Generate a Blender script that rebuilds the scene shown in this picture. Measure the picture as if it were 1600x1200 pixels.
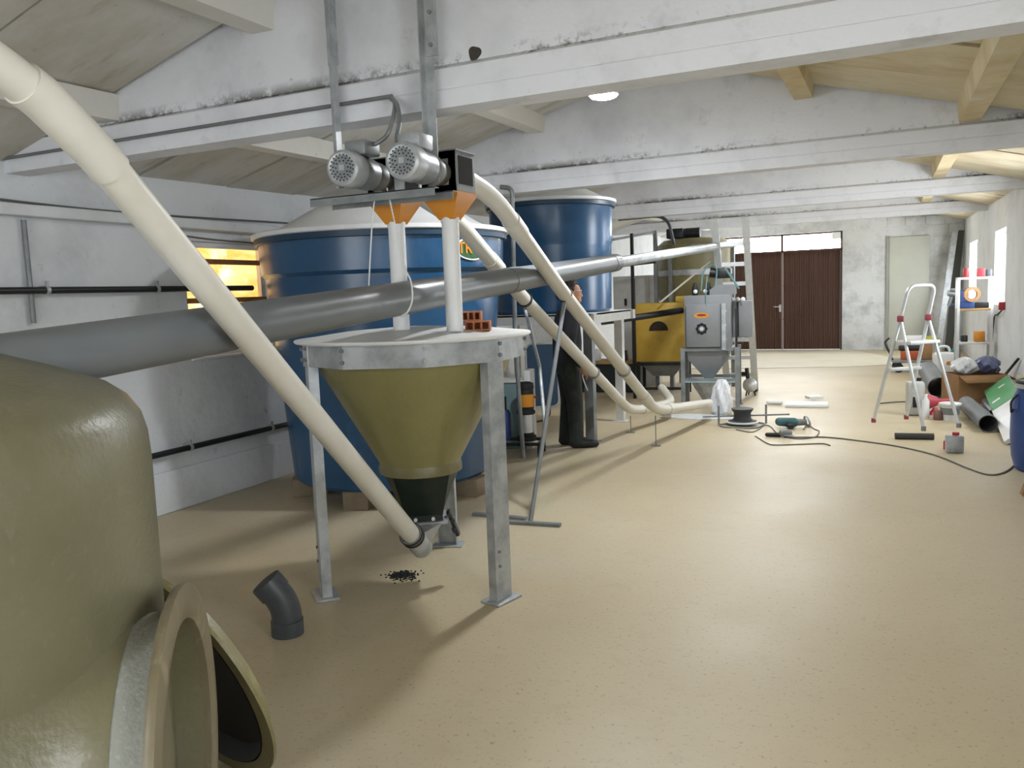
import bpy, bmesh, math, random
from mathutils import Vector, Matrix
random.seed(7)
for o in list(bpy.data.objects): bpy.data.objects.remove(o)
SC = bpy.context.scene
COL = SC.collection
PI = math.pi

# ------------------------------------------------------------------ camera
FPX, EYE = 1274.75, 1.65
YAW, PITCH, ROLL = 0.436229, 0.108667, 0.0375898
_cy,_sy,_cp,_sp,_cr,_sr = math.cos(YAW),math.sin(YAW),math.cos(PITCH),math.sin(PITCH),math.cos(ROLL),math.sin(ROLL)
FW = Vector((-_sy*_cp, _cy*_cp, -_sp))
_rt = Vector((_cy,_sy,0)); _dn = FW.cross(_rt)
RT = _rt*_cr + _dn*_sr
DN = _dn*_cr - _rt*_sr
CAM = Vector((0,0,EYE))
cd = bpy.data.cameras.new('camera'); cam = bpy.data.objects.new('camera', cd); COL.objects.link(cam)
cd.sensor_width = 36; cd.lens = FPX/1600*36; cd.clip_start = .05; cd.clip_end = 200
cam.matrix_world = Matrix(((RT.x,-DN.x,-FW.x,CAM.x),(RT.y,-DN.y,-FW.y,CAM.y),(RT.z,-DN.z,-FW.z,CAM.z),(0,0,0,1)))
SC.camera = cam

# ------------------------------------------------------------------ world and exposure
w = bpy.data.worlds.new('world'); SC.world = w; w.use_nodes = True
w.node_tree.nodes['Background'].inputs[0].default_value = (.85,.92,1,1)
w.node_tree.nodes['Background'].inputs[1].default_value = 1.0
vs = SC.view_settings
vs.view_transform = 'Standard'; vs.look = 'None'; vs.gamma = 1; vs.use_curve_mapping = False
vs.exposure = 0.28
E_TRANSOM, E_SIDE, E_WARM, E_BACK, E_LAMP = 34, 13, 1.25, 7, 600

def pt(x, y, X=None, Y=None, Z=None, d=None):
    """a survey point: the place seen at photo pixel x,y on a known plane or at a known depth"""
    r = RT*((x-800)/FPX) + DN*((y-600)/FPX) + FW
    if d is not None: t = d
    elif X is not None: t = X/r.x
    elif Y is not None: t = Y/r.y
    else: t = ((0 if Z is None else Z)-EYE)/r.z
    return CAM + r*t

# ------------------------------------------------------------------ materials
MATS = {}
def rgb(h):
    c = [int(h[i:i+2],16)/255 for i in (0,2,4)]
    return tuple(((v+.055)/1.055)**2.4 if v > .04045 else v/12.92 for v in c)
def mat(name, col, rough=.6, metal=0., var=.0, vscale=6., col2=None, bump=0., bscale=60., spec=.5, detail=4, lo=.35, hi=.7, stretch=None, emit=None, estr=0, trans=0):
    """col mixed with col2 by a noise field; var = plain brightness variation"""
    if name in MATS: return MATS[name]
    m = bpy.data.materials.new(name); MATS[name] = m; m.use_nodes = True
    nt = m.node_tree; n = nt.nodes; l = nt.links; b = n['Principled BSDF']
    c1 = rgb(col) if isinstance(col,str) else col
    b.inputs['Base Color'].default_value = (*c1,1)
    b.inputs['Roughness'].default_value = rough; b.inputs['Metallic'].default_value = metal
    b.inputs['Specular IOR Level'].default_value = spec
    if trans: b.inputs['Transmission Weight'].default_value = trans
    if emit:
        e = rgb(emit) if isinstance(emit,str) else emit
        b.inputs['Emission Color'].default_value = (*e,1); b.inputs['Emission Strength'].default_value = estr
    tc = n.new('ShaderNodeTexCoord'); src = tc.outputs['Object']
    if stretch:
        mp = n.new('ShaderNodeMapping'); mp.inputs['Scale'].default_value = stretch
        l.new(src, mp.inputs['Vector']); src = mp.outputs['Vector']
    if col2 or var:
        no = n.new('ShaderNodeTexNoise'); no.inputs['Scale'].default_value = vscale; no.inputs['Detail'].default_value = detail
        no.inputs['Roughness'].default_value = .62
        l.new(src, no.inputs['Vector'])
        rp = n.new('ShaderNodeValToRGB'); rp.color_ramp.elements[0].position = lo; rp.color_ramp.elements[1].position = hi
        c2 = (rgb(col2) if isinstance(col2,str) else col2) if col2 else tuple(v*(1-var) for v in c1)
        rp.color_ramp.elements[0].color = (*c1,1); rp.color_ramp.elements[1].color = (*c2,1)
        l.new(no.outputs['Fac'], rp.inputs['Fac']); l.new(rp.outputs['Color'], b.inputs['Base Color'])
    if bump:
        nb = n.new('ShaderNodeTexNoise'); nb.inputs['Scale'].default_value = bscale; nb.inputs['Detail'].default_value = 3
        l.new(src, nb.inputs['Vector'])
        bp = n.new('ShaderNodeBump'); bp.inputs['Strength'].default_value = bump; bp.inputs['Distance'].default_value = .02
        l.new(nb.outputs['Fac'], bp.inputs['Height']); l.new(bp.outputs['Normal'], b.inputs['Normal'])
    return m

def layered(name, base, layers, rough=.8, bump=0., bscale=30., rvar=None, spec=.5):
    """base colour with several stain layers: (colour, noise scale, lo, hi, strength, stretch)"""
    if name in MATS: return MATS[name]
    m = bpy.data.materials.new(name); MATS[name] = m; m.use_nodes = True
    nt = m.node_tree; n = nt.nodes; l = nt.links; b = n['Principled BSDF']
    b.inputs['Roughness'].default_value = rough; b.inputs['Specular IOR Level'].default_value = spec
    tc = n.new('ShaderNodeTexCoord')
    cur = n.new('ShaderNodeRGB'); cur.outputs[0].default_value = (*rgb(base),1); out = cur.outputs[0]
    for i,(c,s,lo,hi,k,st) in enumerate(layers):
        mp = n.new('ShaderNodeMapping'); mp.inputs['Scale'].default_value = st or (1,1,1); mp.inputs['Location'].default_value = (i*3.7,i*1.9,i*5.1)
        l.new(tc.outputs['Object'], mp.inputs['Vector'])
        no = n.new('ShaderNodeTexNoise'); no.inputs['Scale'].default_value = s; no.inputs['Detail'].default_value = 5; no.inputs['Roughness'].default_value = .65
        l.new(mp.outputs['Vector'], no.inputs['Vector'])
        mr = n.new('ShaderNodeMapRange'); mr.inputs['From Min'].default_value = lo; mr.inputs['From Max'].default_value = hi; mr.inputs['To Max'].default_value = k
        l.new(no.outputs['Fac'], mr.inputs['Value'])
        mx = n.new('ShaderNodeMix'); mx.data_type = 'RGBA'
        l.new(mr.outputs['Result'], mx.inputs['Factor']); l.new(out, mx.inputs[6]); mx.inputs[7].default_value = (*rgb(c),1)
        out = mx.outputs[2]
    l.new(out, b.inputs['Base Color'])
    if rvar:
        no = n.new('ShaderNodeTexNoise'); no.inputs['Scale'].default_value = rvar[0]; l.new(tc.outputs['Object'], no.inputs['Vector'])
        mr = n.new('ShaderNodeMapRange'); mr.inputs['To Min'].default_value = rvar[1]; mr.inputs['To Max'].default_value = rvar[2]
        l.new(no.outputs['Fac'], mr.inputs['Value']); l.new(mr.outputs['Result'], b.inputs['Roughness'])
    if bump:
        nb = n.new('ShaderNodeTexNoise'); nb.inputs['Scale'].default_value = bscale; nb.inputs['Detail'].default_value = 4
        l.new(tc.outputs['Object'], nb.inputs['Vector'])
        bp = n.new('ShaderNodeBump'); bp.inputs['Strength'].default_value = bump; bp.inputs['Distance'].default_value = .02
        l.new(nb.outputs['Fac'], bp.inputs['Height']); l.new(bp.outputs['Normal'], b.inputs['Normal'])
    return m

M_floor = layered('floor_epoxy','bcae90',[('a99a7a',.5,.45,.75,.45,None),('c4bdac',.33,.5,.72,.5,None),('75654a',45,.58,.7,.6,None),('a3947a',9,.55,.8,.4,None)],rough=.42,bump=.04,bscale=90,rvar=(1.2,.34,.58),spec=.4)
M_apron = layered('apron_concrete','cfc8b4',[('aaa18c',1.1,.5,.8,.5,None),('8f8878',14,.62,.8,.4,None)],rough=.6)
M_wall = layered('whitewashed_wall','dadde1',[('b0b4b8',1.3,.48,.72,.6,None),('808486',7,.64,.76,.6,None),('c9cac6',.5,.45,.7,.5,None)],rough=.85,bump=.35,bscale=14)
M_wall_grim = layered('grimy_whitewash','d6d9dc',[('93979a',1.5,.45,.68,.8,None),('6f7370',6,.6,.78,.6,None),('bfc1bd',.7,.4,.7,.5,None)],rough=.88,bump=.45,bscale=12)
M_beam = layered('painted_concrete','e0e2e7',[('b8babf',1.1,.48,.72,.6,None),('6e6a64',10,.68,.77,.75,(1,2,2)),('a5a6a4',4,.58,.78,.5,None)],rough=.8,bump=.12,bscale=30)
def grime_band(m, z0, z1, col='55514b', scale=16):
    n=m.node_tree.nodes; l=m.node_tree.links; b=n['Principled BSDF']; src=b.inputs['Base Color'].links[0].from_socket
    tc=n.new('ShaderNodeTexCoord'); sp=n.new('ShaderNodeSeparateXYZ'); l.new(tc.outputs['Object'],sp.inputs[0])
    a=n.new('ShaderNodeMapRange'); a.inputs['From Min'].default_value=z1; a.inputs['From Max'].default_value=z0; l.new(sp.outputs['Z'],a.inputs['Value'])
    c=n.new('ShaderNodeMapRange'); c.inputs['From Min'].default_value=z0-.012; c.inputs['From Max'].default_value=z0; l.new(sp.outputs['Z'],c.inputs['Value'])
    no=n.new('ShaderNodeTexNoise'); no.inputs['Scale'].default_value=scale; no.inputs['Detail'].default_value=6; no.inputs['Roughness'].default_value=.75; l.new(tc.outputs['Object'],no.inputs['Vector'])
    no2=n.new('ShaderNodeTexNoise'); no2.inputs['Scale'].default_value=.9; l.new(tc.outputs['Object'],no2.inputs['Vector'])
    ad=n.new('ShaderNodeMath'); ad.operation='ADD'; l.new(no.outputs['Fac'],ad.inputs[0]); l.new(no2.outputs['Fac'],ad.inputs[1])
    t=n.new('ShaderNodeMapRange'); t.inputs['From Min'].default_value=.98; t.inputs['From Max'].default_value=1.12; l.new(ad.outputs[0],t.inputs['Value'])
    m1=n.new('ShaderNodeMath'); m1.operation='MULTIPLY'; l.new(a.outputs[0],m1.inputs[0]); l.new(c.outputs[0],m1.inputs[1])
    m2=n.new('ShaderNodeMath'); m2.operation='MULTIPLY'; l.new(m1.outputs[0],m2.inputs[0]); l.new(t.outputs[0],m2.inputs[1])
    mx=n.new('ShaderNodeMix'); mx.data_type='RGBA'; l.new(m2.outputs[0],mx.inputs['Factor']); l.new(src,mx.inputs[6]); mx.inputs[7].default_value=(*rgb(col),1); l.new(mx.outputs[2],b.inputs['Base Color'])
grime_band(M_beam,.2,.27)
M_board = layered('stained_roof_board','cfcdc6',[('a3977a',.8,.45,.7,.75,(.5,1.4,1)),('7d6a45',2.3,.58,.78,.7,(.4,2.2,1)),('6b6454',7,.66,.8,.6,None)],rough=.9,bump=.3,bscale=18)
M_board_w = layered('warm_roof_board','d5cbb0',[('b59c6c',1.1,.45,.72,.8,(.6,1.5,1)),('8a7048',3,.6,.8,.7,(.4,2.2,1)),('dcd8c8',1.6,.55,.7,.7,None)],rough=.9,bump=.3,bscale=18)
M_purlin_w = layered('stained_purlin','d9cca8',[('b89c66',1.6,.42,.7,.85,None),('dedad0',2.2,.55,.72,.6,None),('6b5a3a',8,.66,.8,.6,None)],rough=.85,bump=.2,bscale=25)
M_purlin = layered('whitewashed_purlin','dddad2',[('b5a883',1.2,.55,.8,.6,None),('6b675e',8,.68,.8,.6,None)],rough=.85,bump=.2,bscale=25)
M_dark = mat('shade_black','15130f',.95)
M_galv = mat('galvanised_steel','b6babc',.42,.35,col2='969b9e',vscale=9,lo=.4,hi=.65)
M_galv_d = mat('dull_galvanised_steel','8b8f90',.5,.35,col2='707475',vscale=6,lo=.4,hi=.7)
M_steel = mat('grey_steel','8a8e90',.42,.35,var=.2,vscale=12)
M_alu = mat('aluminium','d2d5d7',.35,.45,var=.12,vscale=14)
M_cream = mat('cream_pvc','d0cdc3',.42,0,col2='c5c0b2',vscale=2.2,lo=.4,hi=.75)
M_white = mat('white_plastic','e6e7e7',.45,0,var=.08,vscale=5)
M_wpaint = mat('white_painted_steel','d9dad9',.5,0,var=.15,vscale=8)
M_gpipe = mat('grey_pvc','6d7174',.36,0,col2='606467',vscale=3,stretch=(1,.4,1))
M_gpipe_m = mat('matt_grey_pvc','6f7375',.6,0,var=.2,vscale=5,spec=.3)
M_dpipe = mat('dark_grey_pvc','4b4f54',.42,0,var=.25,vscale=8)
M_black = mat('black_rubber','191a1b',.6)
M_blackp = mat('black_paint','1f2022',.45,var=.3,vscale=20)
M_olive = layered('olive_fibreglass','7c7550',[('6c6643',3,.4,.7,.7,None),('aaa070',22,.55,.75,.45,(1,1,.25)),('5f5a30',2,.6,.8,.5,None)],rough=.38,bump=.12,bscale=70)
M_olive_t = layered('pale_olive_fibreglass','827c50',[('948c60',2.5,.4,.7,.6,None),('6d6737',1.6,.55,.8,.6,(1,1,.5)),('77703f',30,.55,.75,.4,(1,1,.3))],rough=.3,bump=.1,bscale=60)
M_olive_d = layered('tank_fibreglass','6a664e',[('5c5942',2.2,.42,.7,.7,None),('827d69',26,.58,.75,.35,(.3,1,1)),('524f38',5,.55,.75,.5,(1,1,.4))],rough=.36,bump=.1,bscale=55)
M_flange = layered('laminate_edge','6f6550',[('5b553e',6,.45,.7,.7,None),('9c8e74',14,.56,.72,.6,(1,1,.3))],rough=.4)
M_collar = layered('grey_gelcoat','8b8d86',[('76786c',8,.45,.75,.6,None),('a9aaa4',60,.55,.7,.5,None)],rough=.7,bump=.25,bscale=80)
M_blue = layered('blue_tank_gelcoat','234f75',[('1d4263',2,.45,.7,.7,None),('3f739f',6,.6,.8,.4,(1,1,.35)),('173450',1.2,.6,.8,.5,None)],rough=.26)
M_orange = mat('orange_paint','d38a2c',.42,0,var=.18,vscale=8)
M_dgreen = mat('dark_green_paint','16241d',.42,0,var=.3,vscale=10)
M_brown = layered('brown_door_paint','4c2f20',[('3d261b',3,.45,.7,.6,(1,1,.2)),('5d4232',12,.6,.8,.3,(1,1,.1))],rough=.55)
M_day = mat('daylight_pane','ffffff',.4,emit=(.96,.985,1),estr=E_TRANSOM)
M_side = mat('side_window_pane','ffffff',.4,emit=(.91,.955,1),estr=E_SIDE)
M_back = mat('added_back_pane','ffffff',.4,emit=(.9,.95,1),estr=E_BACK)
M_warm = layered('sunlit_window_pane','ffd890',[('f0a848',4,.42,.62,.9,(1,.5,1.6)),('fff4d8',2.2,.52,.62,.9,None)],rough=.6)
_n = M_warm.node_tree; _b = _n.nodes['Principled BSDF']; _src = _b.inputs['Base Color'].links[0].from_socket
_n.links.new(_src, _b.inputs['Emission Color']); _b.inputs['Emission Strength'].default_value = E_WARM
M_brickr = mat('red_clay','b5734f',.85,0,col2='9a5a3b',vscale=14)
M_wood = mat('plain_wood','a98a5c',.7,0,col2='8d6f45',vscale=5,stretch=(1,1,6))
M_card = mat('cardboard','9a7650',.85,0,var=.2,vscale=6)
M_yellow = mat('yellow_paint','ccab4a',.5,0,col2='bb9739',vscale=4)
M_mgrey = mat('machine_grey','808284',.5,.1,var=.1,vscale=6)
M_skin = mat('skin','b98468',.55,var=.1,vscale=20)
M_cloth = mat('dark_work_cloth','23262a',.9,0,col2='2d3034',vscale=9,bump=.3,bscale=40)
M_cloth2 = mat('dark_green_cloth','24292a',.9,0,col2='30352f',vscale=9,bump=.3,bscale=40)
M_hair = mat('dark_brown_hair','2b211a',.7,0,var=.4,vscale=60)
M_red = mat('red_plastic','b03038',.45)
M_pink = mat('pink_red_plastic','c24a5a',.4)
M_bbarrel = mat('blue_barrel_plastic','2f4a86',.35,0,var=.2,vscale=4)
M_cable = mat('grey_cable','5a5a57',.6)
M_panel = mat('pale_wall_panel','c2c5bb',.5,0,var=.08,vscale=2)
M_lblue = mat('pale_blue_sheet','9fc0c8',.5)
M_teal = mat('teal_grey_sheet','7f9a9c',.5,var=.15)
M_green = mat('green_label','4f9a62',.6)
M_bag = mat('white_plastic_film','dfe2e6',.35,0,var=.12,vscale=9,bump=.5,bscale=14)
M_lampglass = mat('lamp_glass','ffffff',.3,emit=(.93,.965,1),estr=E_LAMP)
M_ygreen = mat('yellow_green_plastic','b7b83c',.5)
M_navy = mat('navy_panel','2a4560',.45,var=.2,vscale=5)
M_bluegrey = mat('blue_grey_film','6d7599',.5,var=.2,vscale=8,bump=.4,bscale=12)

# ------------------------------------------------------------------ mesh helpers
def basis(z, hint=(0,0,1)):
    z = Vector(z).normalized(); h = Vector(hint)
    if abs(z.dot(h.normalized())) > .98: h = Vector((1,0,0)) if abs(z.x) < .9 else Vector((0,1,0))
    x = h.cross(z).normalized(); y = z.cross(x)
    return Matrix((x,y,z)).transposed()
def frame(o, z, hint=(0,0,1)):
    m = basis(z,hint).to_4x4(); m.translation = Vector(o); return m
def rotz(a): return Matrix.Rotation(a,4,'Z')
def TR(o, a=0): return Matrix.Translation(Vector(o)) @ rotz(a)

class B:
    """a mesh under construction, in world coordinates"""
    def __init__(s): s.v=[]; s.f=[]; s.sm=[]
    def add(s, vs, fs, m=None, smooth=False):
        o=len(s.v); s.v += [tuple(m@Vector(v)) if m else tuple(v) for v in vs]
        s.f += [tuple(i+o for i in f) for f in fs]; s.sm += [smooth]*len(fs); return s
    def box(s, c, d, m=None, bev=0.):
        x,y,z=d[0]/2,d[1]/2,d[2]/2; c=Vector(c)
        if bev<=0:
            vs=[c+Vector((i*x,j*y,k*z)) for k in(-1,1) for j in(-1,1) for i in(-1,1)]
            return s.add(vs,[(0,2,3,1),(4,5,7,6),(0,1,5,4),(2,6,7,3),(0,4,6,2),(1,3,7,5)],m)
        bm=bmesh.new(); bmesh.ops.create_cube(bm,size=1); bmesh.ops.scale(bm,vec=d,verts=bm.verts); bmesh.ops.translate(bm,vec=c,verts=bm.verts)
        bmesh.ops.bevel(bm,geom=bm.edges[:],offset=bev,segments=2,affect='EDGES',profile=.5)
        bm.verts.index_update(); s.add([v.co.copy() for v in bm.verts],[[v.index for v in f.verts] for f in bm.faces],m); bm.free(); return s
    def bar(s, a, b, wd, ht, hint=(0,0,1)):
        a=Vector(a); b=Vector(b); m=frame((a+b)/2,b-a,hint); return s.box((0,0,0),(wd,ht,(b-a).length),m)
    def prism(s, poly, h0, h1, m=None):
        n=len(poly); vs=[(x,y,h0) for x,y in poly]+[(x,y,h1) for x,y in poly]
        fs=[tuple(range(n))[::-1],tuple(range(n,2*n))]+[(i,(i+1)%n,n+(i+1)%n,n+i) for i in range(n)]
        return s.add(vs,fs,m)
    def lathe(s, prof, m=None, n=32, caps=True, smooth=True, a0=0., a1=2*PI, rf=None):
        full = abs(a1-a0-2*PI)<1e-6; k=n if full else n+1; vs=[]
        for r,z in prof:
            for i in range(k):
                a=a0+(a1-a0)*i/n; q=r*(rf(a,z) if rf else 1); vs.append((q*math.cos(a),q*math.sin(a),z))
        fs=[]
        for j in range(len(prof)-1):
            for i in range(n if full else n):
                i2=(i+1)%k; fs.append((j*k+i,j*k+i2,(j+1)*k+i2,(j+1)*k+i))
        s.add(vs,fs,m,smooth)
        if caps and full:
            if prof[0][0]>1e-5: s.add(vs[:k],[tuple(range(k))[::-1]],m)
            if prof[-1][0]>1e-5: s.add(vs[-k:],[tuple(range(k))],m)
        return s
    def cyl(s, a, b, r, r2=None, n=20):
        a=Vector(a); b=Vector(b); return s.lathe([(r,0),(r if r2 is None else r2,(b-a).length)],frame(a,b-a),n)
    def pipe(s, a, b, r, t, n=28):
        a=Vector(a); b=Vector(b); L=(b-a).length
        return s.lathe([(r-t,0),(r,0),(r,L),(r-t,L),(r-t,0)],frame(a,b-a),n,caps=False,smooth=True)
    def sweep(s, pts, r, n=10, caps=True, sx=1., hint=(0,0,1)):
        pts=[Vector(p) for p in pts]; rs=r if isinstance(r,(list,tuple)) else [r]*len(pts)
        T=[]
        for i in range(len(pts)):
            a=pts[max(i-1,0)]; b=pts[min(i+1,len(pts)-1)]; T.append((b-a).normalized())
        x=basis(T[0],hint).col[0].copy(); vs=[]
        for i,p in enumerate(pts):
            x=(x-T[i]*x.dot(T[i])).normalized(); y=T[i].cross(x)
            for k in range(n):
                a=2*PI*k/n; vs.append(p+x*(math.cos(a)*rs[i]*sx)+y*(math.sin(a)*rs[i]))
        fs=[(j*n+k,j*n+(k+1)%n,(j+1)*n+(k+1)%n,(j+1)*n+k) for j in range(len(pts)-1) for k in range(n)]
        s.add(vs,fs,None,True)
        if caps: s.add(vs[:n],[tuple(range(n))[::-1]]); s.add(vs[-n:],[tuple(range(n))])
        return s
    def ball(s, c, r, m=None, n=16, sc=(1,1,1)):
        k=n//2; pr=[(math.sin(PI*i/k),-math.cos(PI*i/k)) for i in range(k+1)]
        mm=Matrix.Translation(Vector(c))@Matrix.Diagonal((r*sc[0],r*sc[1],r*sc[2],1)); mm=(m@mm) if m else mm
        return s.lathe(pr,mm,n,caps=False)
    def capsule(s, a, b, ra, rb, n=14):
        a=Vector(a); b=Vector(b); d=b-a; L=d.length; k=5; pr=[]
        for i in range(k+1):
            t=PI/2*i/k; pr.append((ra*math.sin(t)+1e-5,-ra*math.cos(t)))
        for i in range(k+1):
            t=PI/2*i/k; pr.append((rb*math.cos(t)+1e-5,L+rb*math.sin(t)))
        return s.lathe(pr,frame(a,d),n,caps=True)
def fillet(pts, rad, k=8):
    pts=[Vector(p) for p in pts]; out=[pts[0]]
    for i in range(1,len(pts)-1):
        a,b,c=pts[i-1:i+2]; u=(a-b); v=(c-b); t=min(rad,u.length*.49,v.length*.49); p=b+u.normalized()*t; q=b+v.normalized()*t
        for j in range(k+1):
            f=j/k; out.append(p*(1-f)**2+b*2*f*(1-f)+q*f*f)
    return out+[pts[-1]]
def spline(pts, k=6):
    pts=[Vector(p) for p in pts]; P=[pts[0]*2-pts[1]]+pts+[pts[-1]*2-pts[-2]]; out=[]
    for i in range(1,len(P)-2):
        for j in range(k):
            t=j/k; a,b,c,d=P[i-1:i+3]
            out.append(.5*((2*b)+(c-a)*t+(2*a-5*b+4*c-d)*t*t+(3*b-a-3*c+d)*t**3))
    return out+[pts[-1]]

def wloc(o):
    p=Vector((0,0,0))
    while o: p+=o.location; o=o.parent
    return p
def multi(name, bs, m, parent):
    return [obj(name,q_,m,parent) for q_ in bs]
def obj(name, b, m, parent=None, label=None, loc=None):
    me=bpy.data.meshes.new(name); off=wloc(parent) if parent else Vector((0,0,0))
    l=Vector(loc)-off if loc is not None else Vector((0,0,0)); off=off+l
    me.from_pydata([tuple(Vector(v)-off) for v in b.v],[],b.f)
    me.polygons.foreach_set('use_smooth',b.sm); me.materials.append(m); me.validate(); me.update()
    bm=bmesh.new(); bm.from_mesh(me); bmesh.ops.remove_doubles(bm,verts=bm.verts,dist=1e-5); bmesh.ops.recalc_face_normals(bm,faces=bm.faces); bm.to_mesh(me); bm.free()
    me.set_sharp_from_angle(angle=math.radians(38))
    o=bpy.data.objects.new(name,me); COL.objects.link(o); o.location=l
    if parent: o.parent=parent
    if label: o['label']=label
    return o
def sharp(o, ang=35):
    me=o.data
    try: me.set_sharp_from_angle(angle=math.radians(ang))
    except Exception: pass
    return o
def tag(o, label, cat, group=None):
    o['label']=label; o['category']=cat
    if group: o['group']=group
    return o
def thing(name, label, cat, loc=(0,0,0), group=None):
    o=bpy.data.objects.new(name,None); COL.objects.link(o); o.location=Vector(loc); o.empty_display_size=.1
    return tag(o,label,cat,group)
def one(name, b, m, label, cat, group=None, loc=None):
    if loc is None:
        xs=[v[0] for v in b.v]; ys=[v[1] for v in b.v]; zs=[v[2] for v in b.v]
        loc=((min(xs)+max(xs))/2,(min(ys)+max(ys))/2,min(zs))
    return tag(obj(name,b,m,loc=loc),label,cat,group)
def struct(name, b, m, parent=None):
    o=obj(name,b,m,parent); 
    if not parent: o['kind']='structure'
    return o
def sempty(name, loc=(0,0,0)):
    o=bpy.data.objects.new(name,None); COL.objects.link(o); o.location=Vector(loc); o['kind']='structure'; return o
def mod_remesh(o, vox=.012, it=4, fac=.5):
    r=o.modifiers.new('remesh','REMESH'); r.mode='VOXEL'; r.voxel_size=vox; r.use_smooth_shade=True
    s=o.modifiers.new('smooth','SMOOTH'); s.factor=fac; s.iterations=it
    return o

# ------------------------------------------------------------------ room shell
XL, XR, Y0, Y1 = -5.3, 1.52, -5.0, 21.6
WT = .3
def lift(y): return .0186*(y-3.6)
def eave(y): return 2.64+lift(y)
def roofz(x,y):
    d=min(x-XL,XR-x); return eave(y)+.27*d
XM=(XL+XR)/2
b=B(); b.add([(XL-WT,Y0-WT,0),(XR+WT,Y0-WT,0),(XR+WT,Y1+WT,0),(XL-WT,Y1+WT,0),(XL-WT,Y0-WT,-.1),(XR+WT,Y0-WT,-.1),(XR+WT,Y1+WT,-.1),(XL-WT,Y1+WT,-.1)],[(0,1,2,3),(7,6,5,4),(0,4,5,1),(1,5,6,2),(2,6,7,3),(3,7,4,0)])
floor=struct('floor',b,M_floor)
ap=[(-5.29,16.6),(-2.2,16.85),(-.5,17.3),(.05,17.9),(0,19.2),(-.5,20.6),(-1.0,21.59),(-5.29,21.59)]
obj('apron',B().prism([ap[0]]+[(p.x,p.y) for p in spline([(x,y,0) for x,y in ap[1:7]],6)]+[ap[7]],.0,.012),M_apron,floor)

def wall_holes(axis, c, t, a0, a1, ztop, holes, name, m):
    """wall slab normal to axis; holes = (a0,a1,z0,z1), made of blocks around the openings; ztop(a) gives the top"""
    b=B(); cuts=sorted({a0,a1}|{h[0] for h in holes}|{h[1] for h in holes}|{a0+(a1-a0)*i/8 for i in range(9)})
    def blk(p,q,z0,z1,top):
        def P(a,s,z): return (c+s*t,a,z) if axis=='X' else (a,c+s*t,z)
        zt=(ztop(p),ztop(q)) if top else (z1,z1)
        vs=[P(p,0,z0),P(q,0,z0),P(q,0,zt[1]),P(p,0,zt[0]),P(p,1,z0),P(q,1,z0),P(q,1,zt[1]),P(p,1,zt[0])]
        b.add(vs,[(0,1,2,3),(7,6,5,4),(0,4,5,1),(1,5,6,2),(2,6,7,3),(3,7,4,0)])
    for p,q in zip(cuts,cuts[1:]):
        hs=sorted([h for h in holes if h[0]<=p+1e-6 and h[1]>=q-1e-6],key=lambda h:h[2]); z=0
        for h in hs:
            if h[2]>z+1e-6: blk(p,q,z,h[2],False)
            z=h[3]
        blk(p,q,z,0,True)
    return struct(name,b,m)
LW=[(5.05,6.05,1.2,2.2),(10.4,11.4,1.2,2.2)]
RW=[(-4.6,-3.2,1.2,2.37),(.1,1.5,1.2,2.37),(9.5,10.9,1.2,2.37),(14.0,15.4,1.2,2.37),(18.45,20.1,1.2,2.38)]  # openings before the last pair are unseen, added for side light
DX0,DX1,DT,DB=-4.1,-1.08,2.9,2.47
wl=wall_holes('X',XL,-WT,Y0-WT,Y1+WT,lambda y:eave(y)+.15,LW,'wall_left',M_wall)
wr=wall_holes('X',XR,WT,Y0-WT,Y1+WT,lambda y:eave(y)+.15,RW,'wall_right',M_wall)
we=wall_holes('Y',Y1,WT,XL-WT,XR+WT,lambda x:roofz(min(max(x,XL),XR),Y1)+.2,[(DX0,DX1,0,DT)],'wall_end',M_wall_grim)
wb=wall_holes('Y',Y0,-WT,XL-WT,XR+WT,lambda x:roofz(min(max(x,XL),XR),Y0)+.2,[(-4.2,-.2,0.9,2.5)],'wall_back',M_wall)
# painted concrete blocks that show in the far right corner
k=0
for r,(z0,xs) in enumerate([(2.92,[-.1,.3,.72,1.12]),(2.7,[.9,1.2]),(2.45,[.9,1.22]),(2.2,[.92,1.2]),(1.95,[.9,1.22]),(3.14,[-.3,.1,.5,.9,1.25])]):
    for i,x in enumerate(xs):
        x2=xs[i+1]-.02 if i+1<len(xs) else 1.5
        obj('block',B().box(((x+x2)/2,Y1-.004,z0+.1),(x2-x,.03+.008*random.random(),.2),bev=.008),M_wall_grim,we)
# left wall: plinth, ledge
obj('plinth',B().box((XL+.015,8.3,.17),(.03,26,.34),bev=.01),M_wall,wl)
obj('ledge',B().box((XL+.05,6,2.33),(.1,21,.08),bev=.012),M_wall,wl)

def window(name, x0, inx, y0, y1, z0, z1, pane, slats=0, fm=None):
    s=1 if inx>x0 else -1
    o=sempty(name,(x0,(y0+y1)/2,z0))
    obj('pane',B().box((x0-s*(.2 if x0>0 else .1),(y0+y1)/2,(z0+z1)/2),(.02,y1-y0,z1-z0)),pane,o)
    f=B(); t=.05
    for yy in (y0+t/2,y1-t/2): f.box((x0-s*(.17 if x0>0 else .07),yy,(z0+z1)/2),(.05,t,z1-z0))
    for zz in (z0+t/2,z1-t/2): f.box((x0-s*(.17 if x0>0 else .07),(y0+y1)/2,zz),(.05,y1-y0-2*t,t))
    obj('window_frame',f,fm or M_wpaint,o)
    obj('window_sill',B().box((x0-s*.08,(y0+y1)/2,z0+.012),(.2,y1-y0,.025),bev=.006),M_wall,o)
    for i in range(slats):
        zz=z0+(z1-z0)*(i+.5)/slats
        obj('slat',B().box((x0-s*.05,(y0+y1)/2,zz),(.04,y1-y0,.045),bev=.006),M_wood_d,o)
    return o
M_wood_d=mat('brown_slat','a5733f',.7,var=.2)
window('window_1',XL,0,*LW[0],M_warm,3,M_wall)
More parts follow.
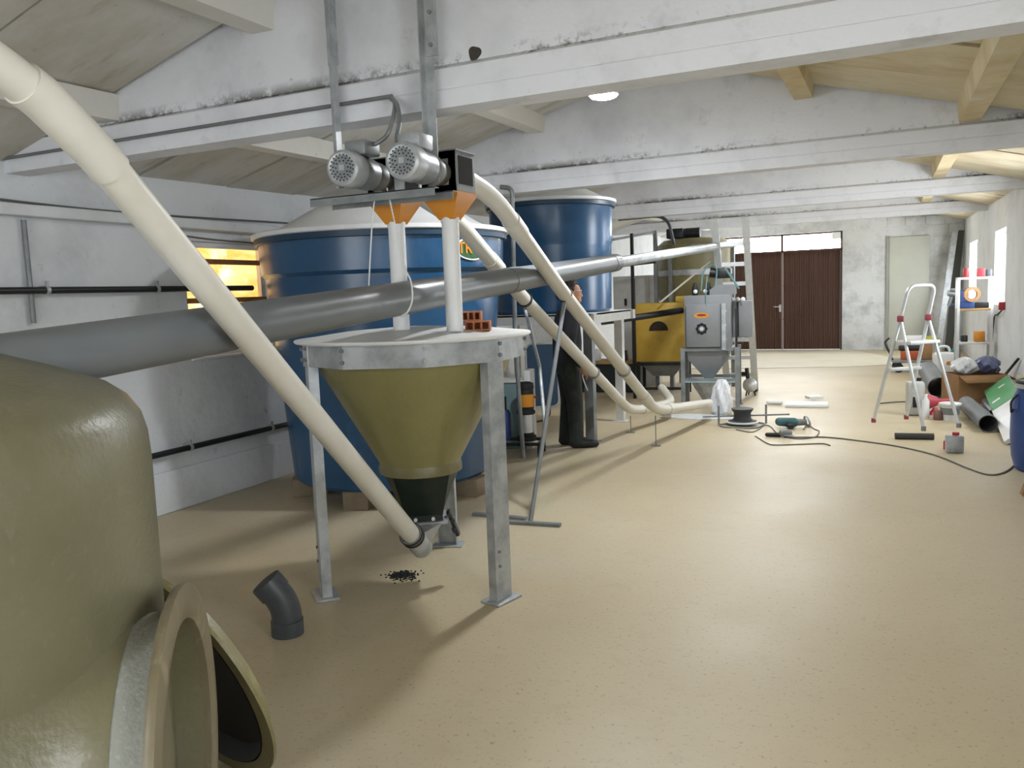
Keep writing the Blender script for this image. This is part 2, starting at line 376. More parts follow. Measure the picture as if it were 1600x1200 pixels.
window('window_2',XL,0,*LW[1],M_warm,3,M_wall)
for i,h in enumerate(RW): window('window_%d'%(3+i),XR,0,*h,M_side)  # all but the last pair are out of view, added to brighten the hall
# wide glowing window behind the viewer, unseen and added to light the hall
o=sempty('window_9',(-2.2,Y0,.9))
obj('pane',B().box((-2.2,Y0-.2,1.7),(4.0,.02,1.6)),M_back,o)
f=B(); [f.box((x,Y0-.16,1.7),(.06,.05,1.6)) for x in(-4.17,-2.87,-1.53,-.23)]; [f.box((-2.2,Y0-.16,z),(3.9,.05,.06)) for z in(.93,2.47)]
obj('window_frame',f,M_wpaint,o)

# far double door with transom
dr=sempty('door_1',((DX0+DX1)/2,Y1,0)); dy=Y1+.12
xm=-2.49
for (a,c) in ((DX0+.05,xm-.02),(xm+.02,DX1-.05)):
    vs=[];n=int((c-a)/.11)
    for i in range(n):
        x=a+(c-a)*i/n; wd=(c-a)/n
        vs+=[(x,0),(x+wd*.55,0),(x+wd*.62,.02),(x+wd*.93,.02)]
    vs.append((c,0)); fb=B(); N=len(vs)
    fb.add([(x,dy-y,.02) for x,y in vs]+[(x,dy-y,DB-.02) for x,y in vs],[(i,i+1,N+i+1,N+i) for i in range(N-1)])
    leaf=obj('door_leaf',fb,M_brown,dr)
    r=B(); [r.box(((a+c)/2,dy-.022,z),(c-a,.012,.025)) for z in(.78,1.62)]; obj('rail',r,M_brown,leaf)
obj('door_edge',B().box((xm,dy-.01,1.23),(.03,.04,2.44)),mat('worn_door_edge','7a5a45',.5),dr)
hb=B(); hb.box((xm-.05,dy-.04,1.06),(.05,.02,.18)); hb.sweep([(xm-.05,dy-.05,1.1),(xm-.05,dy-.09,1.1),(xm-.2,dy-.09,1.1)],.012); obj('door_handle',hb,M_alu,dr)
f=B()
for x in (DX0+.02,DX1-.02): f.box((x,Y1+.1,DT/2),(.05,.1,DT))
f.box(((DX0+DX1)/2,Y1+.1,DT-.02),(DX1-DX0,.1,.045)); f.box(((DX0+DX1)/2,Y1+.1,DB),(DX1-DX0,.1,.05)); f.box((xm,Y1+.1,(DT+DB)/2),(.06,.1,DT-DB))
obj('door_frame',f,M_brown,dr)
for (a,c) in ((DX0+.05,xm-.03),(xm+.03,DX1-.05)): obj('transom_pane',B().box(((a+c)/2,Y1+.14,(DT+DB)/2),(c-a,.02,DT-DB-.06)),M_day,dr)
obj('junction_box',B().box((DX1-.14,Y1+.02,DT-.11),(.2,.1,.17),bev=.01),M_white,dr)

# roof: deck, boards, purlins, gable beams
dk=B(); ys=[Y0-WT,4,13,Y1+WT]
for y0,y1 in zip(ys,ys[1:]):
    for xa,xb in((XL-WT,XM),(XM,XR+WT)):
        q=[(xa,y0),(xb,y0),(xb,y1),(xa,y1)]
        za=lambda x,y: eave(y)+.27*min(x-XL,XR-x)+.16
        dk.add([(x,y,za(x,y)) for x,y in q]+[(x,y,za(x,y)+.1) for x,y in q],[(0,1,2,3),(7,6,5,4),(0,4,5,1),(1,5,6,2),(2,6,7,3),(3,7,4,0)])
ceil=struct('ceiling',dk,M_dark)  # deck coloured black to put shade into the gaps between boards
BY=[-4.0,-.2,3.6,7.4,11.95,16.6,Y1+.2]
BZ=lambda y:2.568+lift(y)
PD=[0,.98,2.2]
for i,y in enumerate(BY[:-1]):
    zb=BZ(y); L,R=XL-.05,XR+.05
    fl=[(0,0),(.17,0),(.17,.085),(.165,.09),(.17,.095),(.17,.185),(.13,.215),(.04,.215),(0,.185),(0,.095),(.005,.09),(0,.085)]
    bb=B(); m=Matrix(((0,0,1,0),(1,0,0,0),(0,1,0,0),(0,0,0,1)))   # poly (y,z) extruded along x
    bb.prism(fl,L,R,Matrix.Translation((0,y,zb))@m)
    pl=[(L,zb+.2),(R,zb+.2),(R,roofz(R,y)+.15),(XM,roofz(XM,y)+.15),(L,roofz(L,y)+.15)]
    bb.prism([(x,z) for x,z in pl],-(y+.135),-(y+.035),Matrix(((1,0,0,0),(0,0,-1,0),(0,1,0,0),(0,0,0,1))))
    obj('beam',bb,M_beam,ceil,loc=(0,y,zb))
for i,(ya,yb) in enumerate(zip(BY,BY[1:])):
    y0,y1=ya+.13,yb+.04
    for side in (0,1):
        X=(lambda d:XL+d) if side==0 else (lambda d:XR-d)
        for d in PD[1:]+[3.36]:
            x=X(d)
            pu=B(); zz=lambda y:roofz(x,y)
            if d>3: 
                if side: continue
            w2,hh=.09,.15
            v=[]
            for yy in(y0,y1):
                z=zz(yy)+.03
                v+=[(x-w2*.8,yy,z-hh),(x+w2*.8,yy,z-hh),(x+w2,yy,z),(x-w2,yy,z)]
            pu.add(v,[(0,1,2,3),(7,6,5,4),(0,4,5,1),(1,5,6,2),(2,6,7,3),(3,7,4,0)])
            obj('purlin',pu,M_purlin_w if side else M_purlin,ceil)
        nb=4
        for j in range(nb):
            for da,db in ((0.0,PD[1]-.06),(PD[1]+.06,PD[2]-.06),(PD[2]+.06,3.33)):
                p=y0+(y1-y0)*j/nb+.012; q=y0+(y1-y0)*(j+1)/nb-.012
                if j==nb-1: q-=.03
                dz=random.uniform(0,.02); xa,xb=X(da),X(db); nseg=3; bo=B(); v=[];
                for s in range(nseg+1):
                    x=xa+(xb-xa)*s/nseg; wob=random.uniform(-.008,.008)
                    v+=[(x,p+wob,roofz(x,p)+dz),(x,q+wob,roofz(x,q)+dz),(x,q+wob,roofz(x,q)+dz+.05),(x,p+wob,roofz(x,p)+dz+.05)]
                fs=[(0,1,2,3),tuple(4*nseg+k for k in(3,2,1,0))]
                for s in range(nseg):
                    o=4*s; fs+=[(o+k,o+(k+1)%4,o+4+(k+1)%4,o+4+k) for k in range(4)]
                bo.add(v,fs); obj('board',bo,M_board_w if side else M_board,ceil)

# ------------------------------------------------------------------ near fibreglass tank
tc=Vector((-2.28,.975,0)); tr=.75
t=thing('fibreglass_tank','big olive fibreglass tank with domed top and round side manhole in the foreground','tank',tc)
pr=[(tr,0),(tr,.6),(tr,1.26),(tr-.004,1.33),(tr-.016,1.38),(tr-.045,1.425),(tr-.09,1.46),(tr-.17,1.495),(tr-.32,1.55),(.26,1.605),(.13,1.635),(0.0001,1.65)]
obj('tank_body',B().lathe(pr,Matrix.Translation(tc),72),M_olive_d,t)
fc=pt(300,1172,d=1.98); ax=Vector((.86,.51,0)).normalized()
ax=(Vector((fc.x,fc.y,0))-tc).normalized(); ax=Vector((ax.x*math.cos(.12)-ax.y*math.sin(.12)*-1,ax.y*math.cos(.12)+ax.x*math.sin(.12)*-1,0)).normalized()
vw=(fc-CAM); vw.z=0; vw.normalize(); ax=Vector((vw.y,-vw.x,0)); ax=(ax*math.cos(.2)-vw*math.sin(.2)).normalized()
m=frame(fc,ax)
LN=.42
obj('nozzle_collar',B().lathe([(.335,-LN),(.335,-.02),(.315,-.02),(.315,-LN)],m,56,caps=False),M_collar,t)
obj('nozzle_lining',B().lathe([(.313,-LN),(.313,-.022)],m,56,caps=False),M_olive_d,t)
obj('laminate_fillet',B().lathe([(.337,-.1),(.343,-.125),(.362,-.165),(.4,-.215),(.46,-.27)],m,56,caps=False),M_olive_d,t)
fl=obj('manhole_flange',B().lathe([(.312,-.022),(.395,-.022),(.4,-.012),(.398,0),(.36,.006),(.33,.004),(.312,-.004),(.312,-.022)],m,64,caps=False),M_flange,t)

# lid of the manhole leaning on the floor behind it
Bt=pt(364,1196); Tp=pt(200,882,d=2.62)
u=(Tp-Bt).normalized(); cc=(Bt+Tp)/2; lr=(Tp-Bt).length/2
v=(cc-CAM).normalized(); wv=u.cross(v).normalized()
if wv.dot(RT)>0: wv=-wv
nn=(wv*.92-v*.38).normalized(); nn=(nn-u*nn.dot(u)).normalized()
Bt2=cc-u*lr
t=thing('manhole_lid','round dished olive manhole lid with its shaded inside coloured black leaning behind the tank flange','lid',(Bt.x,Bt.y,0))
m=frame(cc+Vector((0,0,.005)),nn,u)
obj('lid_shell',B().lathe([(.001,-.1),(lr*.5,-.085),(lr*.82,-.05),(lr*.9,.0),(lr,.0),(lr,.012),(lr*.88,.012)],m,56,caps=False),M_olive,t)
obj('lid_inside_shade',B().lathe([(.001,-.088),(lr*.5,-.073),(lr*.8,-.04),(lr*.87,.013)],m,56,caps=False),M_black,t)  # inner dish coloured black for the shade within it

# loose pipe elbow
eb=pt(450,990); ed=.08
left=-RT.copy(); left.z=0; left.normalize()
up=Vector((0,0,1)); d2=(up*math.cos(.62)+left*math.sin(.62)-FW*.1).normalized()
p0=eb; p1=eb+up*.155; p2=p1+d2*.155
t=thing('pipe_elbow','loose dark grey plastic pipe elbow standing on the floor before the hopper','pipe elbow',eb)
pts=fillet([p0,p1,p2],.07,8)
obj('elbow_body',B().sweep(pts,ed-.006,28,caps=False),M_dpipe,t)
obj('elbow_inside',B().sweep(pts[1:],ed-.012,28,caps=True),M_black,t)
multi('socket',[B().pipe(p0,p0+up*.075,ed,.006,32),B().pipe(p2-d2*.075,p2,ed,.006,32)],M_dpipe,t)

# ------------------------------------------------------------------ feed hopper on three legs
hc=Vector((-2.47,4.0,0)); RR=.62
t=thing('feed_hopper','olive fibreglass cone hopper with white lid and galvanised three leg stand','hopper',hc)
feet=[pt(503,932),pt(788,938),pt(702,850)]
feet=[Vector((f.x,f.y,0)) for f in feet]
ZT=1.43
for f in feet:
    r=(hc-f); r.z=0; r.normalize(); tn=Vector((-r.y,r.x,0))
    lg=B(); Wd=.125
    mm=Matrix((tn,r,Vector((0,0,1)))).transposed().to_4x4(); mm.translation=f
    # folded steel leg: a front plate with two returned flanges
    lg.box((0,0,(ZT+.01)/2),(Wd,.006,ZT-.01),mm)
    for sx in(-1,1): lg.box((sx*(Wd/2-.003),.026,(ZT+.01)/2),(.006,.05,ZT-.01),mm)
    leg=obj('leg',lg,M_galv,t)
    obj('foot_plate',B().box((0,.02,.006),(.2,.13,.012),mm,bev=.002),M_galv,leg)
    for z in(.2,.28,1.34,1.40):
        for sx in((-.03,.03) if z>1 else (.03,)): obj('bolt',B().cyl(mm@Vector((sx,-.003,z)),mm@Vector((sx,-.012,z)),.009,n=8),M_steel,leg)
n=9; rot0=math.atan2(feet[0].y-hc.y,feet[0].x-hc.x)
for i in range(n):
    a0=rot0+2*PI*i/n; a1=rot0+2*PI*(i+1)/n; R=.625
    p=B(); q=[]
    for a in(a0,(a0+a1)/2,a1):
        rr=R*(math.cos(PI/n) if a not in(a0,a1) else 1)+.003
        q.append((hc.x+rr*math.cos(a),hc.y+rr*math.sin(a)))
    pin=[(hc.x+(x-hc.x)*.985,hc.y+(y-hc.y)*.985) for x,y in q]
    p.prism(q+pin[::-1],1.305,ZT)
    bp=obj('band_panel',p,M_galv,t)
    x,y=q[0]
    for zz in(1.34,1.40): obj('bolt',B().cyl((x,y,zz),(hc.x+(x-hc.x)*1.02,hc.y+(y-hc.y)*1.02,zz),.011,n=8),M_steel,bp)
mh=Matrix.Translation(hc)
obj('cone',B().lathe([(.56,1.4),(.555,1.32),(.535,1.26),(.235,.72),(.228,.66),(.225,.655)],mh,56,caps=False),M_olive_t,t)
obj('cone_collar',B().lathe([(.229,.655),(.24,.66),(.242,.69),(.234,.72)],mh,48,caps=False),M_olive,t)
lid=obj('lid',B().lathe([(.66,ZT-.004),(.668,ZT+.004),(.665,ZT+.014),(.6,ZT+.02),(.4,ZT+.045),(.15,ZT+.06),(.001,ZT+.063)],mh,64,caps=True),M_white,t)
hp=pt(722,516,Z=ZT+.05); hp=Vector((-2.13,3.77,ZT+.038))
obj('hatch_plate',B().box((0,0,0),(.17,.1,.008),TR(hp,.2)@Matrix.Rotation(-.06,4,'X'),bev=.002),M_galv,lid)
# square funnel and discharge chute
fa=.55
def sq(r,z,c,a=fa): return [(c[0]+r*1.414*math.cos(a+PI/4+i*PI/2),c[1]+r*1.414*math.sin(a+PI/4+i*PI/2),z) for i in range(4)]
fb=B(); top=[(hc.x+.225*math.cos(fa+PI/4+2*PI*i/16),hc.y+.225*math.sin(fa+PI/4+2*PI*i/16),.66) for i in range(16)]
c0=(hc.x+.02,hc.y-.02); bq=sq(.105,.42,c0); bq16=[]
for i in range(4):
    for k in range(4):
        bq16.append(tuple(Vector(bq[i]).lerp(Vector(bq[(i+1)%4]),k/4)))
fb.add(top+bq16,[(i,(i+1)%16,16+(i+1)%16,16+i) for i in range(16)]); fb.add(sq(.105,.42,c0)+sq(.105,.38,c0),[(i,(i+1)%4,4+(i+1)%4,4+i) for i in range(4)])
fu=obj('funnel',fb,M_dgreen,t)
for x,y in((-.05,-1),(.05,-1)):
    mm=TR((c0[0],c0[1],0),fa); obj('bolt',B().cyl(mm@Vector((x,y*.105,.40)),mm@Vector((x,y*.118,.40)),.011,n=8),M_white,fu)
fx=frame((c0[0],c0[1],.3),(0,0,1))
ft=B(); ft.add(sq(.13,.385,c0)+sq(.13,.372,c0),[(0,1,2,3),(7,6,5,4)]+[(i,(i+1)%4,4+(i+1)%4,4+i) for i in range(4)])
obj('funnel_flange',ft,M_galv,t)
# tube path: up from the chute to the near left, over the tank
TA0=pt(648,842,d=4.36); TA1=pt(150,238,d=2.12); TA2=pt(62,150,d=1.95); TA3=pt(-90,40,d=1.72)
tdir=(TA0-TA1).normalized()
ce=TA0+tdir*.135
ch=B()
_s=tdir.cross(Vector((0,0,1))).normalized(); _lo=[TA0+tdir*.1+_s*.05,TA0+tdir*.1-_s*.05,TA0-tdir*.06-_s*.05,TA0-tdir*.06+_s*.05]
_up=[Vector(v) for v in sq(.1,.372,c0)]
_best=min(range(8),key=lambda k:sum((_up[((i if k<4 else -i)+k)%4]-_lo[i]).length for i in range(4)))
_up=[_up[((i if _best<4 else -i)+_best)%4] for i in range(4)]
ch.add(_up+_lo,[(i,(i+1)%4,4+(i+1)%4,4+i) for i in range(4)])
side=tdir.cross(Vector((0,0,1))).normalized()
cb_=B(); cb_.pipe(TA0-tdir*.07,ce,.058,.004,28); boot_pipe=obj('boot_pipe',cb_,M_galv,t)
cht=obj('discharge_chute',ch,M_galv,t)
obj('chute_mouth',B().cyl(ce-tdir*.02,ce-tdir*.012,.056,n=24),M_black,boot_pipe)
kb=B(); kx=Vector((c0[0],c0[1],0))+Vector((RT.x,RT.y,0)).normalized()*.14
kb.bar((kx.x,kx.y,.42),(kx.x+.05,kx.y+.02,.27),.05,.02); kb.cyl((kx.x,kx.y,.40),(kx.x+.03,kx.y-.04,.40),.012); kb.cyl((kx.x+.02,kx.y,.37),(kx.x+.05,kx.y-.04,.37),.012); kb.cyl((kx.x+.03,kx.y,.31),(kx.x+.06,kx.y-.04,.31),.012)
obj('gate_bracket',kb,M_blackp,t)
for s_ in(.03,.06): obj('hose_clamp',B().pipe(TA0-tdir*(s_+.006),TA0-tdir*(s_-.006),.064,.01,24),M_blackp,t)

# granules spilled below the chute
gp=pt(630,900); b=B(); rg=random.Random(3)
for i in range(420):
    a=rg.uniform(0,2*PI); r=abs(rg.gauss(0,.045)); x=gp.x+r*math.cos(a)*1.2; y=gp.y+r*math.sin(a)*1.0
    z=max(0,.016-.22*r)*rg.random(); sz=.0045; b.box((x,y,z+sz*.6),(sz*2,sz*1.4,sz*1.2),None)
o=tag(obj('granules',b,M_black,loc=gp),'small heap of black granules spilled on floor below the hopper chute','granules'); o['kind']='stuff'

# ------------------------------------------------------------------ near delivery tube (cream)
t=thing('delivery_tube','long cream plastic tube slanting from hopper chute up past the foreground tank','tube',Vector((TA0.x,TA0.y,0)))
main=[TA0-tdir*.02,TA1+tdir*.035]
obj('straight_tube',B().sweep(main,.0485,32),M_cream,t)
d12=(TA1-TA2).normalized(); 
bend=fillet([TA1+tdir*.03,TA1,TA2,TA3],.16,8)
bd=obj('bend',B().sweep(bend,.0485,32),M_cream,t)
sk_=fillet([TA1+tdir*.06,TA1,TA2,TA2+(TA3-TA2).normalized()*.05],.09,10)
obj('elbow_fitting',B().sweep(sk_,.0545,32),M_cream,t)

# ------------------------------------------------------------------ big grey conveying pipe
def gd(x): return 1/(.2345+.00036*(650-x))
GA=pt(-120,592,d=gd(-120)); GB=pt(958,411,d=gd(958)); GC=pt(1158,378.5,d=13.2)
gdir=(GB-GA).normalized(); 
t=thing('grey_pipe','long grey plastic pipe rising from the foreground tank towards the far door','pipe',Vector((GA.x,GA.y,0)))
obj('pipe_section',B().sweep([GA,GB],.084,36),M_gpipe,t)
obj('pipe_section',B().pipe(GB,GC,.056,.005,32),M_galv,t)
sc=B(); sc.pipe(GB-gdir*.12,GB+gdir*.1,.088,.006,36); obj('coupling',sc,M_gpipe,t)
sc=B(); k=GA+(GB-GA)*.585; sc.pipe(k-gdir*.09,k+gdir*.09,.0875,.005,36); obj('coupling',sc,M_gpipe,t)

# ------------------------------------------------------------------ motors above the hopper
SY=3.525
U=[(-2.385,3.24),(-2.055,3.24)]
ZM=2.275
hg=thing('motor_hanger','galvanised hanger of two long straps and angle bars bolted to the roof beam','hanger',(-2.3,SY,2.15))
sl=B(); sl.box((-2.59,SY+.02,2.72),(.05,.005,.98)); sl.box((-2.568,SY+.0,2.72),(.005,.045,.98)); obj('strap',sl,M_galv,hg)
sl=B(); sl.box((-2.6,SY+.035,3.02),(.05,.02,.34)); sl.box((-2.57,SY+.01,3.02),(.004,.06,.34)); obj('strap_splice',sl,M_galv,hg)
sl=B(); sl.box((-2.03,SY+.02,2.72),(.055,.005,1.02)); sl.box((-2.055,SY+.0,2.72),(.005,.045,1.02)); obj('strap',sl,M_galv,hg)
sl=B(); sl.box((-2.01,SY+.012,3.0),(.05,.012,.4)); sl.box((-1.985,SY+.02,3.0),(.004,.03,.4)); sp=obj('strap_splice',sl,M_galv,hg)
multi('bolt',[B().cyl((-2.005,SY+.012,z),(-2.005,SY-.005,z),.01,n=10) for z in(2.85,3.0,3.1)],M_steel,sp)
for y in(SY-.12,SY+.06):
    ab=B(); ab.box((-2.3,y,2.165),(.72,.045,.005)); ab.box((-2.3,y-.02,2.147),(.72,.005,.04)); obj('angle_bar',ab,M_galv_d,hg)
obj('side_plate',B().box((-2.235,SY+.03,2.28),(.06,.005,.22)),M_galv,hg)
for i,(ux,fy) in enumerate(U):
    t=thing('auger_motor',['grey fan cooled auger motor with orange funnel above hopper, nearer the left wall','grey fan cooled auger motor with open steel box and orange funnel, right of the pair'][i],'motor',(ux,fy,2.15),'auger motors above the hopper')
    fx=ux+.035; ux=ux-.035
    m=frame((fx,fy,ZM),(ux-fx,.555,0))
    bd=obj('motor_body',B().lathe([(.078,.05),(.078,.26),(.05,.28)],m,28,rf=lambda a,z:1+.03*(1 if int(a/(2*PI)*56)%2 else 0)),M_steel,t)
    cv=B().lathe([(.055,.0),(.07,-.004),(.083,.004),(.087,.02),(.087,.11),(.08,.11)],m,36,caps=False); cvo=obj('fan_cover',cv,M_galv,t)
    gr=B()
    for ring,(r0,nr) in enumerate(((.032,10),(.046,16),(.06,20))):
        for k in range(nr):
            a=2*PI*k/nr+ring*.1; gr.box((r0*math.cos(a),r0*math.sin(a),-.0025),(.006,.006,.004),m)
    obj('grille_holes',gr,M_black,cvo)['kind']='stuff'; obj('grille_disc',B().lathe([(.001,0),(.07,-.001)],m,28,caps=False),M_galv_d,cvo)
    obj('name_plate',B().box((0,0,-.004),(.026,.026,.004),m),M_galv,cvo)
    tb=obj('terminal_box',B().box((fx-.02 if i else fx+.01,fy+.16,ZM+.105),(.12,.13,.07),bev=.008),M_galv_d if i==0 else M_galv,t)
    obj('gearbox',B().lathe([(.06,.28),(.072,.3),(.072,.36),(.05,.37),(.05,.42)],m,24),M_galv_d,t)
    obj('coupling',B().cyl(m@Vector((0,0,.36)),m@Vector((0,0,.46)),.062,n=18),mat('worn_cast_iron','6a655c',.55,.5,col2='8d8878',vscale=18),t)
    # steel box open at the end, orange funnel
    bx=B(); yc=fy+.555; hx,hy,z0,z1=.1,.1,2.185,2.385; th=.006
    for sx in(-1,1): bx.box((ux+sx*hx,yc,(z0+z1)/2),(th,2*hy,z1-z0))
    bx.box((ux,yc+hy,(z0+z1)/2),(2*hx,th,z1-z0)); bx.box((ux,yc,z1),(2*hx+.02,2*hy+.02,th)); bx.box((ux,yc-hy,z0+.015),(2*hx,th,.03)); bx.box((ux,yc-hy,z1-.02),(2*hx,th,.04)); bx.box((ux-hx+.02,yc-hy,(z0+z1)/2),(.04,th,z1-z0)); bx.box((ux+hx-.02,yc-hy,(z0+z1)/2),(.04,th,z1-z0))
    bx.box((ux,yc-hy,(z0+z1)/2),(2*hx,th,z1-z0))
    ho=obj('auger_box',bx,M_galv_d,t)
    # black plate on the right hand face, standing for the shade inside its opening
    op=B().box((ux+hx+.004,yc,(z0+z1)/2+.005),(.004,2*hy-.05,z1-z0-.06)); obj('opening_shade',op,M_dark,ho)
    a=PI/4; q0=[(ux+.152*math.cos(a+k*PI/2),yc+.152*math.sin(a+k*PI/2),z0-.002) for k in range(4)]; q1=[(ux+.152*math.cos(a+k*PI/2),yc+.152*math.sin(a+k*PI/2),z0-.016) for k in range(4)]; q2=[(ux+.06*math.cos(a+k*PI/2),yc+.06*math.sin(a+k*PI/2),z0-.135) for k in range(4)]
    fn=B(); fn.add(q0+q1+q2,[(k,(k+1)%4,4+(k+1)%4,4+k) for k in range(4)]+[(4+k,4+(k+1)%4,8+(k+1)%4,8+k) for k in range(4)]+[(0,1,2,3),(11,10,9,8)])
    obj('orange_funnel',fn,M_orange,t)
    dt=thing('drop_tube',['white drop tube below the orange funnel, standing behind the grey pipe','white drop tube below the orange funnel, standing before the grey pipe'][i],'tube',(ux,yc,1.47))
    obj('tube',B().sweep([(ux,yc,1.455),(ux,yc,z0-.11)],.045,28),M_white,dt)
    obj('collar',B().pipe((ux,yc,z0-.15),(ux,yc,z0-.105),.049,.005,28),M_white,dt)
# cord loop hanging below the first motor
b=B(); x0=pt(585,330,d=4.18); pts=[pt(587,300,d=4.05),pt(582,340,d=4.05),pt(578,410,d=4.05),pt(576,452,d=4.02)]
b.sweep(spline(pts),.0035,6)
pts=[pt(605,295,d=4.05),pt(615,340,d=4.0),pt(630,410,d=3.95),pt(642,440,d=3.9),pt(644,468,d=3.88),pt(637,487,d=3.88),pt(628,494,d=3.9)]
b.sweep(spline(pts),.0035,6)
for k,p in enumerate(spline(pts,9)): b.ball(p,.0055,n=6)
one('pull_cord',b,M_white,'thin white beaded pull cord hanging from the motors above hopper','cord')
# flexible conduits
for k,(pp,lab) in enumerate((([pt(664//1+0,232,Y=3.42),pt(622,212,Y=3.44),pt(628,185,Y=3.47),pt(622,162,Y=3.5),pt(613,154,Y=3.56)],'grey flexible conduit from beam down to right hand auger motor'),([pt(548,238,Y=3.4),pt(580,228,Y=3.42),pt(604,212,Y=3.45),pt(614,185,Y=3.48),pt(617,162,Y=3.52),pt(611,154,Y=3.57)],'grey flexible conduit from beam curving down to left hand auger motor'))):
    if k==0: pp=[pt(622,232,Y=3.4),pt(620,215,Y=3.42),pt(624,190,Y=3.46),pt(621,165,Y=3.5),pt(613,154,Y=3.56)]
    one('flexible_conduit',B().sweep(spline(pp,8),.011,10),M_steel,lab,'conduit','conduits of the auger motors')
one('groove_line',B().sweep([(XL+.02,3.58,BZ(3.6)+.09),(pt(611,154,Y=3.57).x,3.58,BZ(3.6)+.09)],.01,8),mat('groove_line_grey','6d6f70',.5),'thin added rod drawing the dark groove line along the nearest beam','conduit')  # rod added at the beam groove to draw its shaded line

# hollow bricks on the hopper lid
def brick(name,x,y,z,L,nh,label,a):
    m=TR((x,y,z),a); b=B(); W,Hh=.075,.052; wl_=.008
    cw=(L-wl_)/nh
    b.box((0,0,wl_/2),(L,W,wl_),m); b.box((0,0,Hh-wl_/2),(L,W,wl_),m); b.box((0,W/2-.002,Hh/2),(L,.004,Hh),m)
    for k in range(nh+1): b.box((-L/2+wl_/2+k*cw,0,Hh/2),(wl_,W,Hh-2*wl_),m)
    o=one(name,b,M_brickr,label,'brick',loc=(x,y,z)); return o
bp=pt(741,509,Z=1.476); bz=1.466
bq=Vector((-2.03,3.93))
brick('hollow_brick',bq.x+.01,bq.y,bz,.135,3,'lower hollow red brick with three holes lying on hopper lid',.35)
brick('hollow_brick',bq.x-.02,bq.y-.01,bz+.053,.105,3,'upper hollow red brick set back on top of another brick',.33)

# ------------------------------------------------------------------ blue tanks
def blue_tank(c, zb, zs, zt, r0, r1, r2, dome, label):
    t=thing('blue_tank',label,'tank',(c[0],c[1],zb),'blue tanks'); m=Matrix.Translation((c[0],c[1],0))
    obj('tank_wall',B().lathe([(r0-.03,zb),(r0,zb+.03),(r1,zs-.02),(r1,zs),(r2-.012,zs+.03),(r2,zt-.03),(r2+.02,zt-.02),(r2+.02,zt)],m,72),M_blue,t)
    obj('tank_lip',B().lathe([(r2+.004,zt-.05),(r2+.03,zt-.045),(r2+.03,zt-.005),(r2+.004,zt-.005)],m,72,caps=False),mat('dark_blue_lip','16384f',.4),t)
    R=r2+.05
    prof=[(R-.01,zt),(R,zt+.006),(R,zt+.035),(R-.03,zt+.045),(R*.84,zt+.06),(R*.7,zt+.05+dome*.42),(R*.52,zt+.04+dome*.9),(R*.42,zt+.04+dome),(.001,zt+.05+dome)]
    obj('tank_lid',B().lathe(prof,m,72,rf=lambda a,z:1-.03*(abs(math.sin(a*4))<.25)*(zt+.065<z<zt+.03+dome)),M_white,t)
    return t
C1=Vector((-3.97,6.0,0))
t1=blue_tank(C1,.15,1.85,2.17,.86,.985,1.035,.24,'large dark blue round tank with white domed lid behind the olive hopper')
# sticker
stA=math.atan2(-C1.y+ (pt(742,388,d=6.35).y), pt(742,388,d=6.35).x-C1.x)
def sticker(c,r,a,z,w,h,mm,parent,name,dr=.004,n=28):
    vs=[]; 
    for k in range(n):
        q=2*PI*k/n; aa=a+w/2*math.cos(q)/r; vs.append((c[0]+(r+dr)*math.cos(aa),c[1]+(r+dr)*math.sin(aa),z+h/2*math.sin(q)))
    vs.append((c[0]+(r+dr)*math.cos(a),c[1]+(r+dr)*math.sin(a),z)); b=B(); b.add(vs,[(k,(k+1)%n,n) for k in range(n)]); return obj(name,b,mm,parent)
zs=pt(742,388,d=6.35).z
st=sticker(C1,1.035,stA,zs,.36,.18,M_white,t1,'sticker_border',.006); sticker(C1,1.035,stA,zs,.33,.155,mat('sticker_green','2f5a34',.5),st,'sticker_field',.009)
def text(s,size,M4,mm,parent,name,wrap=None,loc=None):
    cu=bpy.data.curves.new(name,'FONT'); cu.body=s; cu.size=size; cu.align_x='CENTER'; cu.align_y='CENTER'; cu.extrude=.0015; cu.offset=.0025
    tmp=bpy.data.objects.new('tmp',cu); COL.objects.link(tmp); dg=bpy.context.evaluated_depsgraph_get(); dg.update(); me=tmp.evaluated_get(dg).to_mesh()
    b=B(); b.add([v.co.copy() for v in me.vertices],[list(p.vertices) for p in me.polygons],M4); bpy.data.objects.remove(tmp); bpy.data.curves.remove(cu)
    return obj(name,b,mm,parent)
o_=Vector((math.cos(stA-.085),math.sin(stA-.085),0)); pos=C1+o_*1.048+Vector((0,0,zs)); xax=Vector((-o_.y,o_.x,0))
mt=Matrix((xax,Vector((0,0,1)),o_)).transposed().to_4x4(); mt.translation=pos
text('TR',.12,mt,M_orange,st,'sticker_lettering')
# blocks under tank one
for k,(px,py,lab) in enumerate(((748,772,'wooden block under the right edge of the large blue tank'),(560,795,'wooden block under the front of the large blue tank'),(468,772,'wooden block under the left edge of the large blue tank'))):
    p=pt(px,py); d=(Vector((C1.x,C1.y,0))-p); d.z=0; L=d.length; d.normalize(); q=Vector((C1.x,C1.y,0))-d*min(max(L-.1,.5),.77)
    b=B(); b.box((0,0,.074),(.22,.3,.148),TR((q.x,q.y,0),math.atan2(d.y,d.x)+PI/2),bev=.006)
    one('support_block',b,mat('grey_wood','8b7c66',.8,var=.25,vscale=8),lab,'block','blocks below the large blue tank')
qb=C1+Vector((-.45,.55,0)); one('support_block',B().box((qb.x,qb.y,.074),(.22,.3,.148),bev=.006),MATS['grey_wood'],'wooden block under the far side of the large blue tank','block','blocks below the large blue tank')

